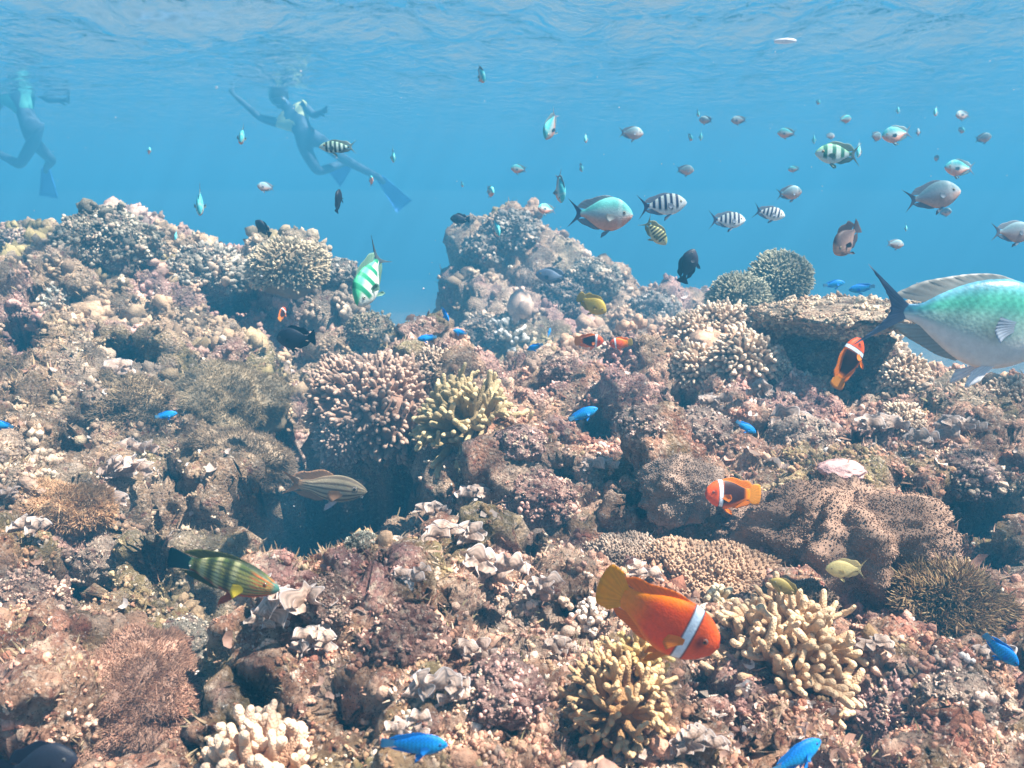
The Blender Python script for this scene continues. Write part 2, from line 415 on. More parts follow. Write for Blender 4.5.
# ------------------------------------------------------------------ water surface and water body
def water_surface():
    ys = [-3.0]
    while ys[-1] < 34:
        y = ys[-1]; ys.append(y + (.02 if y < 4 else .02 + (y - 4) * .06))
    us = [0.0]
    while us[-1] < 30:
        u = us[-1]; us.append(u + (.02 if u < 2.6 else .02 + (u - 2.6) * .08))
    ys = np.array(ys); us = np.array(us); us = np.concatenate([-us[:0:-1], us])
    Yw, Xw = np.meshgrid(ys, us, indexing='ij')
    p = np.stack([Xw.ravel(), Yw.ravel(), np.zeros(Xw.size)], -1)
    damp = 1 / (1 + np.maximum(0, np.hypot(p[:, 0], p[:, 1]) - 7) * .3)
    z = .09 * vnoise(p * np.array([.8, 1.2, 1]), 5) + .075 * vnoise(p * np.array([2.2, 3.2, 1]), 6) + .028 * vnoise(p * np.array([6.5, 9, 1]), 7) + .004 * vnoise(p * np.array([15, 20, 1]), 8)
    p[:, 2] = SURF_Z + z * damp
    m = bpy.data.materials.new('rippled_water_surface'); m.use_nodes = True
    nt = m.node_tree; N = nt.nodes; L = nt.links
    N.remove(N['Principled BSDF'])
    gl = N.new('ShaderNodeBsdfGlossy'); gl.inputs['Roughness'].default_value = .02; gl.inputs['Color'].default_value = (.95, .97, 1, 1)
    tr = N.new('ShaderNodeBsdfTransparent')
    lw = N.new('ShaderNodeLayerWeight'); lw.inputs['Blend'].default_value = .5
    mr = N.new('ShaderNodeMapRange'); mr.interpolation_type = 'SMOOTHSTEP'
    mr.inputs[1].default_value = .30; mr.inputs[2].default_value = .52; mr.inputs[3].default_value = .03; mr.inputs[4].default_value = 1.0
    L.new(lw.outputs['Facing'], mr.inputs[0])
    # caustic dapple painted into the transparent colour: a cell web patterns the sunlight below
    tc = N.new('ShaderNodeTexCoord')
    nz = N.new('ShaderNodeTexNoise'); nz.inputs['Scale'].default_value = 5; L.new(tc.outputs['Object'], nz.inputs['Vector'])
    ad = N.new('ShaderNodeVectorMath'); ad.operation = 'MULTIPLY_ADD'; ad.inputs[1].default_value = (.25, .25, .25)
    L.new(nz.outputs[1], ad.inputs[0]); L.new(tc.outputs['Object'], ad.inputs[2])
    vo = N.new('ShaderNodeTexVoronoi'); vo.feature = 'DISTANCE_TO_EDGE'; vo.inputs['Scale'].default_value = 9
    L.new(ad.outputs[0], vo.inputs['Vector'])
    r2 = N.new('ShaderNodeMapRange'); r2.inputs[1].default_value = 0; r2.inputs[2].default_value = .22; r2.inputs[3].default_value = 1.0; r2.inputs[4].default_value = .36
    L.new(vo.outputs['Distance'], r2.inputs[0])
    L.new(r2.outputs[0], tr.inputs['Color'])
    bn = N.new('ShaderNodeTexNoise'); bn.inputs['Scale'].default_value = 7; bn.inputs['Detail'].default_value = 4
    L.new(tc.outputs['Object'], bn.inputs['Vector'])
    bp = N.new('ShaderNodeBump'); bp.inputs['Strength'].default_value = 1.0; bp.inputs['Distance'].default_value = .06
    L.new(bn.outputs[0], bp.inputs['Height']); L.new(bp.outputs[0], gl.inputs['Normal'])
    mx = N.new('ShaderNodeMixShader')
    L.new(mr.outputs[0], mx.inputs[0]); L.new(tr.outputs[0], mx.inputs[1]); L.new(gl.outputs[0], mx.inputs[2])
    L.new(mx.outputs[0], N['Material Output'].inputs[0])
    b = MB(); b.add(p, grid_quads(*Xw.shape))
    return tag(b.build('water_surface', m), 'rippling underside of the sea surface along the top of the picture', 'water', kind='structure')
water_surface()

def haze():
    x, y0, y1, z0, z1 = 29., -2.8, 33., -3.2, SURF_Z + .12
    v = [(sx, sy, sz) for sx in (-x, x) for sy in (y0, y1) for sz in (z0, z1)]
    b = MB(); b.add(v, [(0, 1, 3, 2), (4, 6, 7, 5), (0, 4, 5, 1), (2, 3, 7, 6), (0, 2, 6, 4), (1, 5, 7, 3)])
    m = bpy.data.materials.new('blue_sea_water'); m.use_nodes = True
    nt = m.node_tree; nt.nodes.remove(nt.nodes['Principled BSDF'])
    pv = nt.nodes.new('ShaderNodeVolumePrincipled')
    pv.inputs['Color'].default_value = (.074, .445, .82, 1)
    pv.inputs['Density'].default_value = HAZE
    pv.inputs['Absorption Color'].default_value = (0, 0, 0, 1)
    pv.inputs['Anisotropy'].default_value = 0.0
    nt.links.new(pv.outputs[0], nt.nodes['Material Output'].inputs['Volume'])
    o = b.build('haze', m, smooth=False)
    return tag(o, 'clear blue sea water that veils the distant reef', 'water', kind='stuff')
haze()

# ------------------------------------------------------------------ scattered growth too many to count
def rand_rot(n):
    a = rng.uniform(0, 2 * math.pi, n)
    return a
def basis(nn, ang):
    """tangent frames for an array of normals, spun by ang"""
    a = np.where(np.abs(nn[:, :1]) < .8, np.array([[1., 0, 0]]), np.array([[0, 1., 0]]))
    t = np.cross(nn, a); t /= np.linalg.norm(t, axis=1)[:, None]
    b = np.cross(nn, t)
    t2 = t * np.cos(ang)[:, None] + b * np.sin(ang)[:, None]
    b2 = np.cross(nn, t2)
    return t2, b2

allpos, allnrm = pos[idx], nrm[idx]
frontal = np.where((np.abs(allpos[:, 0] / allpos[:, 1]) < .72) & (allpos[:, 1] < 5.0) & (allpos[:, 1] > .5))[0]
def pick(n, f=None):
    k = rng.choice(frontal, n * (3 if f is not None else 1), replace=True)
    if f is not None:
        w = f(allpos[k]); k = k[rng.random(len(k)) < w][:n]
    return allpos[k], allnrm[k], k
def up_mix(nn, amt, jit):
    v = nn + np.array([0, 0, amt]) + rng.normal(0, jit, nn.shape); return v / np.linalg.norm(v, axis=1)[:, None]

def scatter(mb, tmpl_v, tmpl_f, base, dirs, size, cols, squash=None, tmpl_c=None):
    n, m = len(base), len(tmpl_v)
    t, b = basis(dirs, rand_rot(n))
    tv = tmpl_v
    v = base[:, None] + size[:, None, None] * (tv[None, :, 0:1] * t[:, None] + tv[None, :, 1:2] * b[:, None] + tv[None, :, 2:3] * dirs[:, None] * (squash[:, None, None] if squash is not None else 1))
    f = (tmpl_f[None] + (np.arange(n) * m)[:, None, None]).reshape(-1, tmpl_f.shape[1])
    c = np.repeat(cols, m, 0)
    if tmpl_c is not None: c = c * np.tile(tmpl_c, (n, 1))
    v = v.reshape(-1, 3)
    if tmpl_f.shape[1] == 4: mb.add(v, f, None, c)
    else: mb.add(v, None, f, c)

M_NUB = mat_attr('knobbly_growth', .8, 1.0, 260, .35, 150, .2, dist=.003)
M_TURF = mat_attr('turf_algae', .8, 0, 1, .25, 90, .1, trans=.2)
M_FLAKE = mat_attr('pale_flakes', .6, .3, 200, .2, 120, .3, trans=.2)

def nub_template(k, seed):
    r = np.random.default_rng(seed); V = []; Fc = []; n = 0
    v0, f0 = ico(1)
    for i in range(k):
        c = np.array([*(r.normal(0, .55, 2)), r.uniform(.0, .5)]); s = r.uniform(.3, .62)
        v = v0 * s * (1 + .24 * r.normal(0, 1, (len(v0), 1))) * np.array([1, 1, r.uniform(.9, 1.7)]) + c
        V.append(v); Fc.append(f0 + n); n += len(v0)
    return np.concatenate(V), np.concatenate(Fc)
def palette(n, cols, wts, jit=.16):
    c = np.array(cols)[rng.choice(len(cols), n, p=np.array(wts) / sum(wts))]
    return np.clip(c * rng.normal(1, jit, (n, 1)), .01, .95)

mbn = MB()
for sd in range(5):
    tv, tf = nub_template(3 + sd % 3, sd)
    p_, n_, k_ = pick(7500, lambda q: .10 + .90 * sstep(-.03, .2, fbm(q * 4.5, 3, 300 + sd)))
    dd = up_mix(n_, .5, .25)
    sz = .0038 * np.sqrt(p_[:, 1]) * np.exp(rng.normal(0, .5, len(p_)))
    base_c = reef_colour(p_)
    pc = palette(len(p_), [(.88, .72, .60), (.44, .21, .15), (.20, .07, .05), (.64, .35, .27), (.32, .26, .14)], [2.6, 3, 2.8, 2.8, 1.5], .22)
    m_ = rng.random((len(p_), 1)) * .75
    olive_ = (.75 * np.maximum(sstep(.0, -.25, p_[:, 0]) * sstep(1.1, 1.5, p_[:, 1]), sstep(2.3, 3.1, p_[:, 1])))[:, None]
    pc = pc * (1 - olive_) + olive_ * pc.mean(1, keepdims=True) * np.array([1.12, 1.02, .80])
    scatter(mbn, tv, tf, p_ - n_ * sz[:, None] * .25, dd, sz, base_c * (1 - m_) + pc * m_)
for sd in range(3):
    tv, tf = nub_template(5 + sd, 50 + sd)
    p_, n_, k_ = pick(6000, lambda q: sstep(1.9, 2.8, q[:, 1]) * (.3 + .7 * sstep(-.1, .2, fbm(q * 4, 3, 330 + sd))))
    dd = up_mix(n_, .5, .25); sz = .0092 * np.sqrt(p_[:, 1]) * np.exp(rng.normal(0, .5, len(p_)))
    scatter(mbn, tv, tf, p_ - n_ * sz[:, None] * .2, dd, sz, np.clip(reef_colour(p_) * rng.normal(1, .25, (len(p_), 1)), .02, .9))
tag(mbn.build('coral_nubs', M_NUB, smooth=True), 'small knobbly coral nubs growing all over the reef rock', 'coral growth', kind='stuff')

# turf: short curved blades in patches
mbt = MB()
bl = []
for j, (h, w) in enumerate([(0, .085), (.5, .07), (1, .015)]):
    for s_ in (-1, 1): bl.append((s_ * w, .35 * h * h, h))
bl = np.array(bl); bf = np.array([[0, 1, 3, 2], [2, 3, 5, 4]])
p_, n_, k_ = pick(110000, lambda q: .12 + .88 * sstep(.0, .22, fbm(q * 5, 3, 411)) * (.55 + .45 * (q[:, 0] < -.15)))
dd = up_mix(n_, .5, .55)
sz = .0058 * np.sqrt(p_[:, 1]) * np.exp(rng.normal(0, .4, len(p_)))
leftm = (p_[:, 0] < -.15)[:, None]
tc_ = palette(len(p_), [(.44, .32, .20), (.30, .22, .14), (.52, .42, .26), (.46, .29, .20)], [3, 2, 2, 2], .22)
tr_ = palette(len(p_), [(.56, .36, .26), (.36, .21, .15), (.70, .56, .42), (.38, .33, .18)], [3, 2, 2, 1.5], .22)
scatter(mbt, bl, bf, p_, dd, sz, np.where(leftm, tc_, tr_))
tag(mbt.build('turf_algae', M_TURF), 'short brown algae turf matting the reef rock', 'algae', kind='stuff')

# flakes: small cupped pale plates
mbf = MB()
fv = [(0, 0, 0)]
for r_, z_ in ((.5, .12), (1, .42)):
    for a in np.linspace(-2.0, 2.0, 6): fv.append((r_ * math.cos(a), r_ * math.sin(a), z_ + .1 * math.sin(a * 3)))
fv = np.array(fv); ff = [[0, 1 + i, 2 + i, 2 + i] for i in range(5)]; ff = [[1 + i, 7 + i, 8 + i, 2 + i] for i in range(5)]
ft = [[0, 1 + i, 2 + i] for i in range(5)] + [[1 + i, 7 + i, 8 + i] for i in range(5)] + [[1 + i, 8 + i, 2 + i] for i in range(5)]
p_, n_, k_ = pick(8500, lambda q: .08 + .9 * sstep(.05, .25, fbm(q * 4.3, 3, 512)))
dd = up_mix(n_, .3, .5)
sz = .0044 * np.sqrt(p_[:, 1]) * np.exp(rng.normal(0, .5, len(p_)))
scatter(mbf, fv, np.array(ft), p_, dd, sz, palette(len(p_), [(.74, .60, .52), (.50, .32, .25), (.82, .74, .70), (.34, .20, .15)], [2, 3, 1.2, 3]))
tag(mbf.build('encrusting_flakes', M_FLAKE), 'small pale encrusting flakes scattered over the reef', 'reef growth', kind='stuff')

# ------------------------------------------------------------------ corals and other reef life
M_CORAL = mat_attr('coral_skin', .7, .5, 420, .22, 110, .25, vor=True, dist=.0025, sss=.1)
M_SOFT = mat_attr('soft_coral_skin', .7, .6, 500, .18, 120, .3, vor=True, dist=.0015)
M_HAIR = mat_attr('tentacle_skin', .6, 0, 1, .2, 60, .2, trans=.45)
M_FAN = mat_attr('fan_algae_skin', .6, .25, 150, .2, 70, .3, trans=.42)
M_ROCK = M_REEF

def root(name, loc, label, cat, group=None):
    o = link(bpy.data.objects.new(name, None)); o.location = loc; o.empty_display_size = .02
    return tag(o, label, cat, group)

def finger_branch(mb, p0, d0, length, r0, cb, ct, depth=0, up=.25, fork=.75, r=random, seg=9):
    n = 6
    pts = [np.array(p0, float)]; d = np.array(d0, float)
    for i in range(n - 1):
        d = d + np.array([r.gauss(0, .13), r.gauss(0, .13), r.gauss(0, .1) + up * .22]); d /= np.linalg.norm(d)
        pts.append(pts[-1] + d * length / (n - 1))
    rad = r0 * (1.02 - .22 * np.linspace(0, 1, n)) * np.array([1 + .08 * r.gauss(0, 1) for _ in range(n)])
    t = np.linspace(0, 1, n)
    cols = mixc(cb, ct, (t ** 1.6 if depth else t ** 2.4 * .75))
    tube(mb, pts, rad, cols, seg)
    if depth < 2 and r.random() < fork + .2 * (depth == 0):
        for k in range(r.choice([1, 2, 2, 3]) if depth == 0 else 1):
            i = r.choice([2, 3, 4])
            t1, t2, _ = frame(d); a = r.uniform(0, 2 * math.pi)
            dn = d * .75 + (t1 * math.cos(a) + t2 * math.sin(a)) * .85; dn /= np.linalg.norm(dn)
            finger_branch(mb, pts[i], dn, length * r.uniform(.38, .6), r0 * r.uniform(.75, .92), cols[i], ct, depth + 1, up, fork * .5, r, seg)

def finger_coral(name, px, py, wpx, label, cat, cb, ct, n=26, thick=.085, lenf=.42, spread=1.0, tilt=(0, -.35, .5), flat=.75, seed=1, sink=.2, group=None, up=.25, seg=9):
    """wpx: width in the photograph; the colony is a low knob carrying fat fingers"""
    r = random.Random(seed)
    g, nn, d = ground(px, py)
    R = wpx / FPX * d / 2
    axis = nn * .5 + np.array(tilt); axis /= np.linalg.norm(axis)
    t1, t2, ax = frame(axis)
    o = root(name, g, label, cat, group)
    core = MB(); v, f = ico(3)
    vv = v * (1 + .18 * fbm(v * 2.5 + seed, 3, seed)[:, None])
    loc = (vv[:, 0:1] * t1 + vv[:, 1:2] * t2 + vv[:, 2:3] * ax * flat) * R * .55 - ax * R * sink
    core.add(loc, None, f, np.array(cb) * .8)
    core.build('base', M_CORAL, o)
    for k in range(n):
        ph = k * 2.39996; z = 1 - (k + .5) / n * spread
        s_ = math.sqrt(max(0, 1 - z * z))
        dd = t1 * math.cos(ph) * s_ + t2 * math.sin(ph) * s_ + ax * z
        dd = dd + np.array([r.gauss(0, .12) for _ in range(3)]); dd /= np.linalg.norm(dd)
        b = MB()
        st = dd * R * .42 * np.array([1, 1, 1]) - ax * R * sink
        finger_branch(b, st, dd, R * (1 - .42) * r.uniform(.75, 1.15) * (lenf / .42), R * thick * 2 * r.uniform(.85, 1.12), cb, ct, 0, up, .75, r, seg)
        b.build('branch', M_CORAL, o)
    return o

def bush_coral(name, px, py, wpx, label, cat, cb, ct, n=300, knob=.05, flat=.8, seed=1, lift=.25, dist=None, tilt=.6, group=None, tip=.5, hpx=None, amp_=None):
    """dome of short, closely set branchlets"""
    r = np.random.default_rng(seed)
    g, nn, d = ground(px, py)
    if dist: d = dist; g = P(px, py, d); nn = np.array([0, 0, 1.])
    R = wpx / FPX * d / 2
    amp_ = amp_ or (.18 if name == 'dome_coral' else .62)
    ax = nn * (1 - tilt) + np.array([0, -.1, tilt]); ax /= np.linalg.norm(ax); t1, t2, ax = frame(ax)
    o = root(name, g, label, cat, group)
    core = MB(); v, f = ico(4)
    vv = v * (1 + amp_ * fbm(v * 1.8 + seed * 3.1, 3, seed)[:, None])
    loc = (vv[:, 0:1] * t1 + vv[:, 1:2] * t2 + vv[:, 2:3] * ax * flat) * R * .86 + ax * R * (lift - .4)
    core.add(loc, None, f, np.array(cb) * .85)
    core.build('base', M_CORAL, o)
    b = MB()
    for k in range(n):
        z = 1 - (k + .5) / n * 1.45; s_ = math.sqrt(max(0, 1 - z * z)); ph = k * 2.39996
        w_ = np.array([[math.cos(ph) * s_, math.sin(ph) * s_, z]]) + r.normal(0, .04, (1, 3))
        w_ /= np.linalg.norm(w_)
        amp = (1 + amp_ * fbm(w_ * 1.8 + seed * 3.1, 3, seed)[0])
        dv = w_[0, 0] * t1 + w_[0, 1] * t2 + w_[0, 2] * ax
        p0 = (w_[0, 0] * t1 + w_[0, 1] * t2 + w_[0, 2] * ax * flat) * R * .84 * amp + ax * R * (lift - .4)
        L_ = R * r.uniform(.10, .22) * (.6 + knob * 8); rr = R * knob * r.uniform(.75, 1.25)
        q1 = p0 + dv * L_ * .6 + r.normal(0, rr * .4, 3); q2 = q1 + dv * L_ * .4 + r.normal(0, rr * .5, 3)
        c1 = np.array(cb) * r.uniform(.8, 1.15); c2 = np.array(ct) * r.uniform(.8, 1.1)
        tube(b, [p0, q1, q2], [rr, rr * 1.02, rr * .85], [c1, c1 * (1 - tip) + c2 * tip, c2], 6)
        if r.random() < .5:
            t1b, t2b, _ = frame(dv); a = r.uniform(0, 6.28)
            dn = dv + (t1b * math.cos(a) + t2b * math.sin(a)) * .9; dn /= np.linalg.norm(dn)
            tube(b, [q1, q1 + dn * L_ * .45], [rr * .8, rr * .7], [c1, c2], 6)
    b.build('branchlets', M_CORAL, o)
    return o

def lump(name, px, py, wpx, label, cat, col, seed=1, flat=.75, mat=None, dist=None, rough=1.0, lift=.1, group=None, col2=None):
    """boulder-like head with knobs and pits"""
    g, nn, d = ground(px, py)
    if dist: d = dist; g = P(px, py, d)
    far_ = d > 2.4
    R = wpx / FPX * d / 2
    v, f = ico(6 if wpx > 60 else 5)
    w = v.copy()
    w = v * (1 + .28 * fbm(v * 1.6 + seed * 5.3, 3, seed))[:, None]
    F_, id_ = worley(w * 2.6 + seed, seed + 3); w = w + v * (.20 * rough * (.5 - F_))[:, None]
    F2_, id2 = worley(w * 7.5 + seed, seed + 4); w = w + v * (.085 * rough * (.5 - F2_) * (.4 + id2))[:, None]
    F3_, id3 = worley(w * 18 + seed, seed + 5); w = w + v * (.03 * rough * (.5 - F3_))[:, None]
    w[:, 2] *= flat
    n2 = fbm(w * 4, 4, seed + 9)
    c = mixc(col, col2 if col2 is not None else np.array(col) * .55, sstep(0, .3, n2)) * (.75 + .5 * id2[:, None])
    b = MB(); b.add(w * R + np.array([0, 0, R * lift]), None, f, c)
    o = b.build(name, mat or M_ROCK); o.location = g
    if rough > .9:
        r_ = np.random.default_rng(seed); n_ = (900 if wpx > 50 else 500) if far_ else 420
        k_ = r_.integers(0, len(w), n_); p_ = w[k_] * R + np.array([0, 0, R * lift])
        keep = v[k_][:, 2] > -.4; p_ = p_[keep]; dn_ = v[k_][keep] + np.array([0, 0, .4]) + r_.normal(0, .3, (keep.sum(), 3)); dn_ /= np.linalg.norm(dn_, axis=1)[:, None]
        tv, tf = nub_template(4, seed)
        nb = MB(); cc = palette(len(p_), [np.array(col), np.array(col) * .6, np.minimum(.8, np.array(col) * 1.5), (.62, .48, .36)], [3, 3, 2, 1.5])
        scatter(nb, tv, tf, p_, dn_, R * .055 * np.exp(r_.normal(0, .45, len(p_))) * (1.25 if far_ else 1), cc)
        tag(nb.build('nubs', M_NUB, o), kind='stuff')
    return tag(o, label, cat, group)

def fan_cluster(px, py, wpx, n, label, seed, pale=1.0):
    """ruffled fan algae: several curled, thin, banded blades from one holdfast"""
    r = np.random.default_rng(seed)
    g, nn, d = ground(px, py)
    S = wpx / FPX * d
    g = g + nn * S * .18 + np.array([0, -.05, .06]) * S; n = n * 2 + 1
    o = root('fan_algae', g, label, 'fan algae', 'pale ruffled fan algae on the reef')
    for k in range(n):
        b = MB()
        sz = S * r.uniform(.26, .48)
        off = np.array([r.uniform(-.5, .5) * S * .8, r.uniform(-.3, .1) * S * .5, r.uniform(-.25, .3) * S * .6])
        yaw = r.uniform(-2.7, -.4); lean = r.uniform(-.5, .6)
        na, nr_ = 40, 11
        sp = r.uniform(2.5, 3.9)
        ph = r.uniform(0, 6.28); rf = r.integers(4, 8)
        vs = []; cs = []
        for side in (1, -1):
            for i in range(nr_):
                t = i / (nr_ - 1)
                for j in range(na):
                    a = (j / (na - 1) - .5) * sp
                    rad = sz * .8 * (.06 + .94 * t) * (1 + .07 * math.sin(a * 5 + ph) * t)
                    cup = sz * .45 * t * t * math.cos(a * .8) + sz * .20 * t * t * math.sin(a * rf + ph)
                    curl = sz * .22 * max(0, t - .7) ** 2 * 11
                    x = rad * math.sin(a); z = rad * math.cos(a) * (1 - .25 * t) + .1 * sz; y = cup - curl * .5
                    th = .018 * sz * (1.1 - t)
                    vs.append((x, y + side * th, z))
                    band = .5 + .5 * math.sin(t * 26 + 1.5 * math.sin(a * 2))
                    base_ = np.array([.44, .28, .20]) * (1 - t) + np.array([.84, .69, .60]) * t
                    cc = base_ * (.62 + .5 * band)
                    if t > .93: cc = np.array([.85, .80, .80])
                    cs.append(cc * pale)
        vs = np.array(vs)
        cl, sl = math.cos(lean), math.sin(lean)
        vs = np.stack([vs[:, 0], vs[:, 1] * cl + vs[:, 2] * sl, -vs[:, 1] * sl + vs[:, 2] * cl], -1)
        ang = yaw - math.pi / 2 + math.pi
        ca, sa = math.cos(ang), math.sin(ang)
        vs = np.stack([vs[:, 0] * ca - vs[:, 1] * sa, vs[:, 0] * sa + vs[:, 1] * ca, vs[:, 2]], -1) + off
        q_ = grid_quads(nr_, na)
        m_ = nr_ * na
        rim = [[(nr_ - 1) * na + j, (nr_ - 1) * na + j + 1, m_ + (nr_ - 1) * na + j + 1, m_ + (nr_ - 1) * na + j] for j in range(na - 1)]
        b.add(vs, np.concatenate([q_, q_[:, ::-1] + m_, rim]), None, np.array(cs))
        b.build('blade', M_FAN, o)
    return o

def hairy_mat(name, px, py, wpx, hpx, label, cat, cols, n=9000, hl=.05, seed=1, flat=.5, group=None, tilt=.3, thick=.035):
    """cushion covered with fine tentacles"""
    n = int(n * 1.7); cols = [tuple(min(.9, 1.45 * x) for x in c_) for c_ in cols]
    r = np.random.default_rng(seed)
    g, nn, d = ground(px, py, 4)
    Rx, Ry = wpx / FPX * d / 2, hpx / FPX * d / 2
    ax = nn * (1 - tilt) + np.array([0, -.5, .6]) * tilt; ax /= np.linalg.norm(ax)
    o = root(name, g, label, cat, group)
    b = MB(); v, f = ico(5)
    w = v * (1 + .6 * fbm(v * 1.9 + seed, 3, seed))[:, None]
    Rx, Ry = Rx * 1.05, Ry * 1.05; x_ = np.array([1., 0, 0]); x_ = x_ - ax * (x_ @ ax); x_ /= np.linalg.norm(x_); y_ = np.cross(ax, x_)
    def emb(w): return w[:, 0:1] * x_ * Rx + w[:, 1:2] * y_ * Ry + w[:, 2:3] * ax * Rx * flat - ax * Rx * flat * .35
    b.add(emb(w), None, f, np.array(cols[0]) * .7); b.build('base', M_SOFT, o)
    u = r.normal(0, 1, (n, 3)); u[:, 2] = np.abs(u[:, 2]) * .9 - .15; u /= np.linalg.norm(u, axis=1)[:, None]
    amp = 1 + .6 * fbm(u * 1.9 + seed, 3, seed)
    p0 = emb(u * amp[:, None])
    dn = (u[:, 0:1] * x_ + u[:, 1:2] * y_ + u[:, 2:3] * ax) + r.normal(0, .6, (n, 3)) + .8 * np.stack([vnoise(u * 4, 5), vnoise(u * 4, 6), vnoise(u * 4, 7)], -1)
    dn /= np.linalg.norm(dn, axis=1)[:, None]
    L_ = Rx * hl * 1.25 * np.exp(r.normal(0, .25, n))
    tri = []
    for t, ra in ((0, 1.), (.55, .8), (1, .15)):
        for a in (0, 2.09, 4.19): tri.append((math.cos(a) * thick * 2.2 * ra, math.sin(a) * thick * 2.2 * ra + .12 * t * t, t))
    tri = np.array(tri); fq = np.array([[i * 3 + a, i * 3 + (a + 1) % 3, i * 3 + 3 + (a + 1) % 3, i * 3 + 3 + a] for i in (0, 1) for a in range(3)])
    b2 = MB()
    cc = np.array(cols)[r.integers(0, len(cols), n)] * r.normal(1, .15, (n, 1))
    scatter(b2, tri, fq, p0, dn, L_, np.clip(cc, .01, 1))
    tag(b2.build('tentacles', M_HAIR, o), kind='stuff')
    return o

def papilla_head(name, px, py, wpx, hpx, label, cat, c0, c1, folds=6, n=5200, seed=1, psz=.02, depthf=.6, group=None, dist=None, ball=False, lift=0.):
    """swollen soft head with vertical folds, closely set with rounded polyps"""
    r = np.random.default_rng(seed)
    g, nn, d = ground(px, py, 4)
    if dist: d = dist; g = P(px, py, d)
    Rx, Rz = wpx / FPX * d / 2, hpx / FPX * d / 2
    def shape(v):
        a = np.arctan2(v[:, 1], v[:, 0])
        fo = np.sin(a * folds + 2.5 * vnoise(v * 1.5 + seed, seed)) * (1 - v[:, 2].clip(0, 1) * .5) * .12
        w = v * (1 + .42 * fbm(v * 2.3 + seed, 4, seed + 1) + fo)[:, None]
        return w * np.array([Rx, Rx * depthf, Rz]) + np.array([0, 0, lift * Rz])
    o = root(name, g, label, cat, group)
    b = MB(); v, f = ico(6)
    F_, id_ = worley(v * 16, seed)
    b.add(shape(v * (1 + .02 * (.5 - F_))[:, None]), None, f, mixc(c0, c1, id_ * .5)); b.build('body', M_SOFT, o)
    k = np.arange(n); z = 1 - (k + .5) / n * 1.7; ph = k * 2.39996; s_ = np.sqrt(np.maximum(0, 1 - z * z))
    u = np.stack([np.cos(ph) * s_, np.sin(ph) * s_, z], -1) + r.normal(0, .012, (n, 3)); u /= np.linalg.norm(u, axis=1)[:, None]
    p0 = shape(u); e = 1e-3
    nn2 = u / np.array([Rx, Rx * depthf, Rz]); nn2 /= np.linalg.norm(nn2, axis=1)[:, None]
    nn2 = nn2 + r.normal(0, .2, (n, 3)); nn2 /= np.linalg.norm(nn2, axis=1)[:, None]
    b2 = MB(); vi, fi = ico(1)
    tv = vi * np.array([.55, .55, .9 if not ball else 1.1]) + np.array([0, 0, .45])
    cc = mixc(c0, c1, r.random(n)) * r.normal(1, .14, (n, 1))
    scatter(b2, tv, fi, p0, nn2, Rx * psz * np.exp(r.normal(0, .2, n)), np.clip(cc, .01, 1), tmpl_c=None)
    tag(b2.build('polyps', M_SOFT, o), kind='stuff')
    return o

TAN, CREAM = (.40, .27, .13), (.78, .66, .42)
# foreground corals
finger_coral('finger_coral', 782, 665, 150, 'tan finger coral with fat pale tips right of the orange clownfish', 'coral', (.30, .16, .08), (.74, .54, .34), 110, .033, .42, 1.25, (.15, -.75, .55), .8, 3, .1)
finger_coral('finger_coral', 618, 712, 106, 'yellowish finger coral with slender forked branches below the orange clownfish', 'coral', (.32, .18, .08), (.66, .46, .25), 54, .038, .52, 1.2, (-.15, -.7, .6), .8, 5, .1)
finger_coral('finger_coral', 640, 655, 60, 'small yellow finger coral just under the orange clownfish', 'coral', (.46, .28, .10), (.70, .54, .24), 26, .06, .4, 1.1, (0, -.5, .8), .8, 8, .1)
finger_coral('finger_coral', 262, 776, 150, 'low cream coral with stubby upright fingers at the lower edge', 'coral', (.50, .29, .18), (.80, .60, .44), 60, .045, .32, 1.1, (0, -.2, 1), .55, 9, .15, up=.7)
finger_coral('finger_coral', 590, 618, 46, 'tiny pale coral with clustered tips under the clownfish tail', 'coral', (.40, .28, .22), (.80, .70, .60), 22, .08, .3, 1.1, (0, -.6, .7), .8, 12, .2)
finger_coral('staghorn_coral', 468, 420, 105, 'olive yellow branching coral in the middle of the reef', 'coral', (.30, .22, .11), (.58, .46, .26), 70, .034, .45, 1.2, (0, -.5, .8), .7, 13, .2)
finger_coral('staghorn_coral', 508, 338, 42, 'small white branching coral on the hazy far reef', 'coral', (.45, .42, .36), (.85, .83, .78), 18, .07, .5, 1.1, (0, -.3, .9), .6, 14, .1)
finger_coral('finger_coral', 720, 600, 40, 'small cream coral tuft behind the clownfish head', 'coral', (.46, .33, .2), (.80, .70, .48), 16, .09, .3, 1.1, (0, -.5, .8), .8, 15, .2)
bush_coral('bush_coral', 690, 690, 60, 'pinkish coral of fine round nubs between the two finger corals', 'coral', (.36, .20, .15), (.72, .52, .42), 160, .065, .7, 21)
bush_coral('bush_coral', 598, 600, 40, 'little rosy nubbed coral beside the clownfish tail', 'coral', (.36, .22, .17), (.74, .56, .46), 90, .08, .7, 22)
# domes on the skyline
bush_coral('dome_coral', 780, 277, 66, 'round olive grey dome coral, the taller of the pair on the skyline', 'coral', (.16, .15, .11), (.52, .50, .36), 900, .024, .95, 31, dist=2.75, lift=.3)
bush_coral('dome_coral', 740, 297, 66, 'round grey green dome coral, lower and left in the skyline pair', 'coral', (.17, .16, .11), (.52, .50, .37), 900, .024, .9, 32, dist=2.65, lift=.25)
bush_coral('dome_coral', 288, 264, 82, 'pale tan dome coral standing on the crest of the left reef', 'coral', (.26, .20, .13), (.66, .55, .38), 900, .026, .8, 33, lift=.25, dist=2.7)
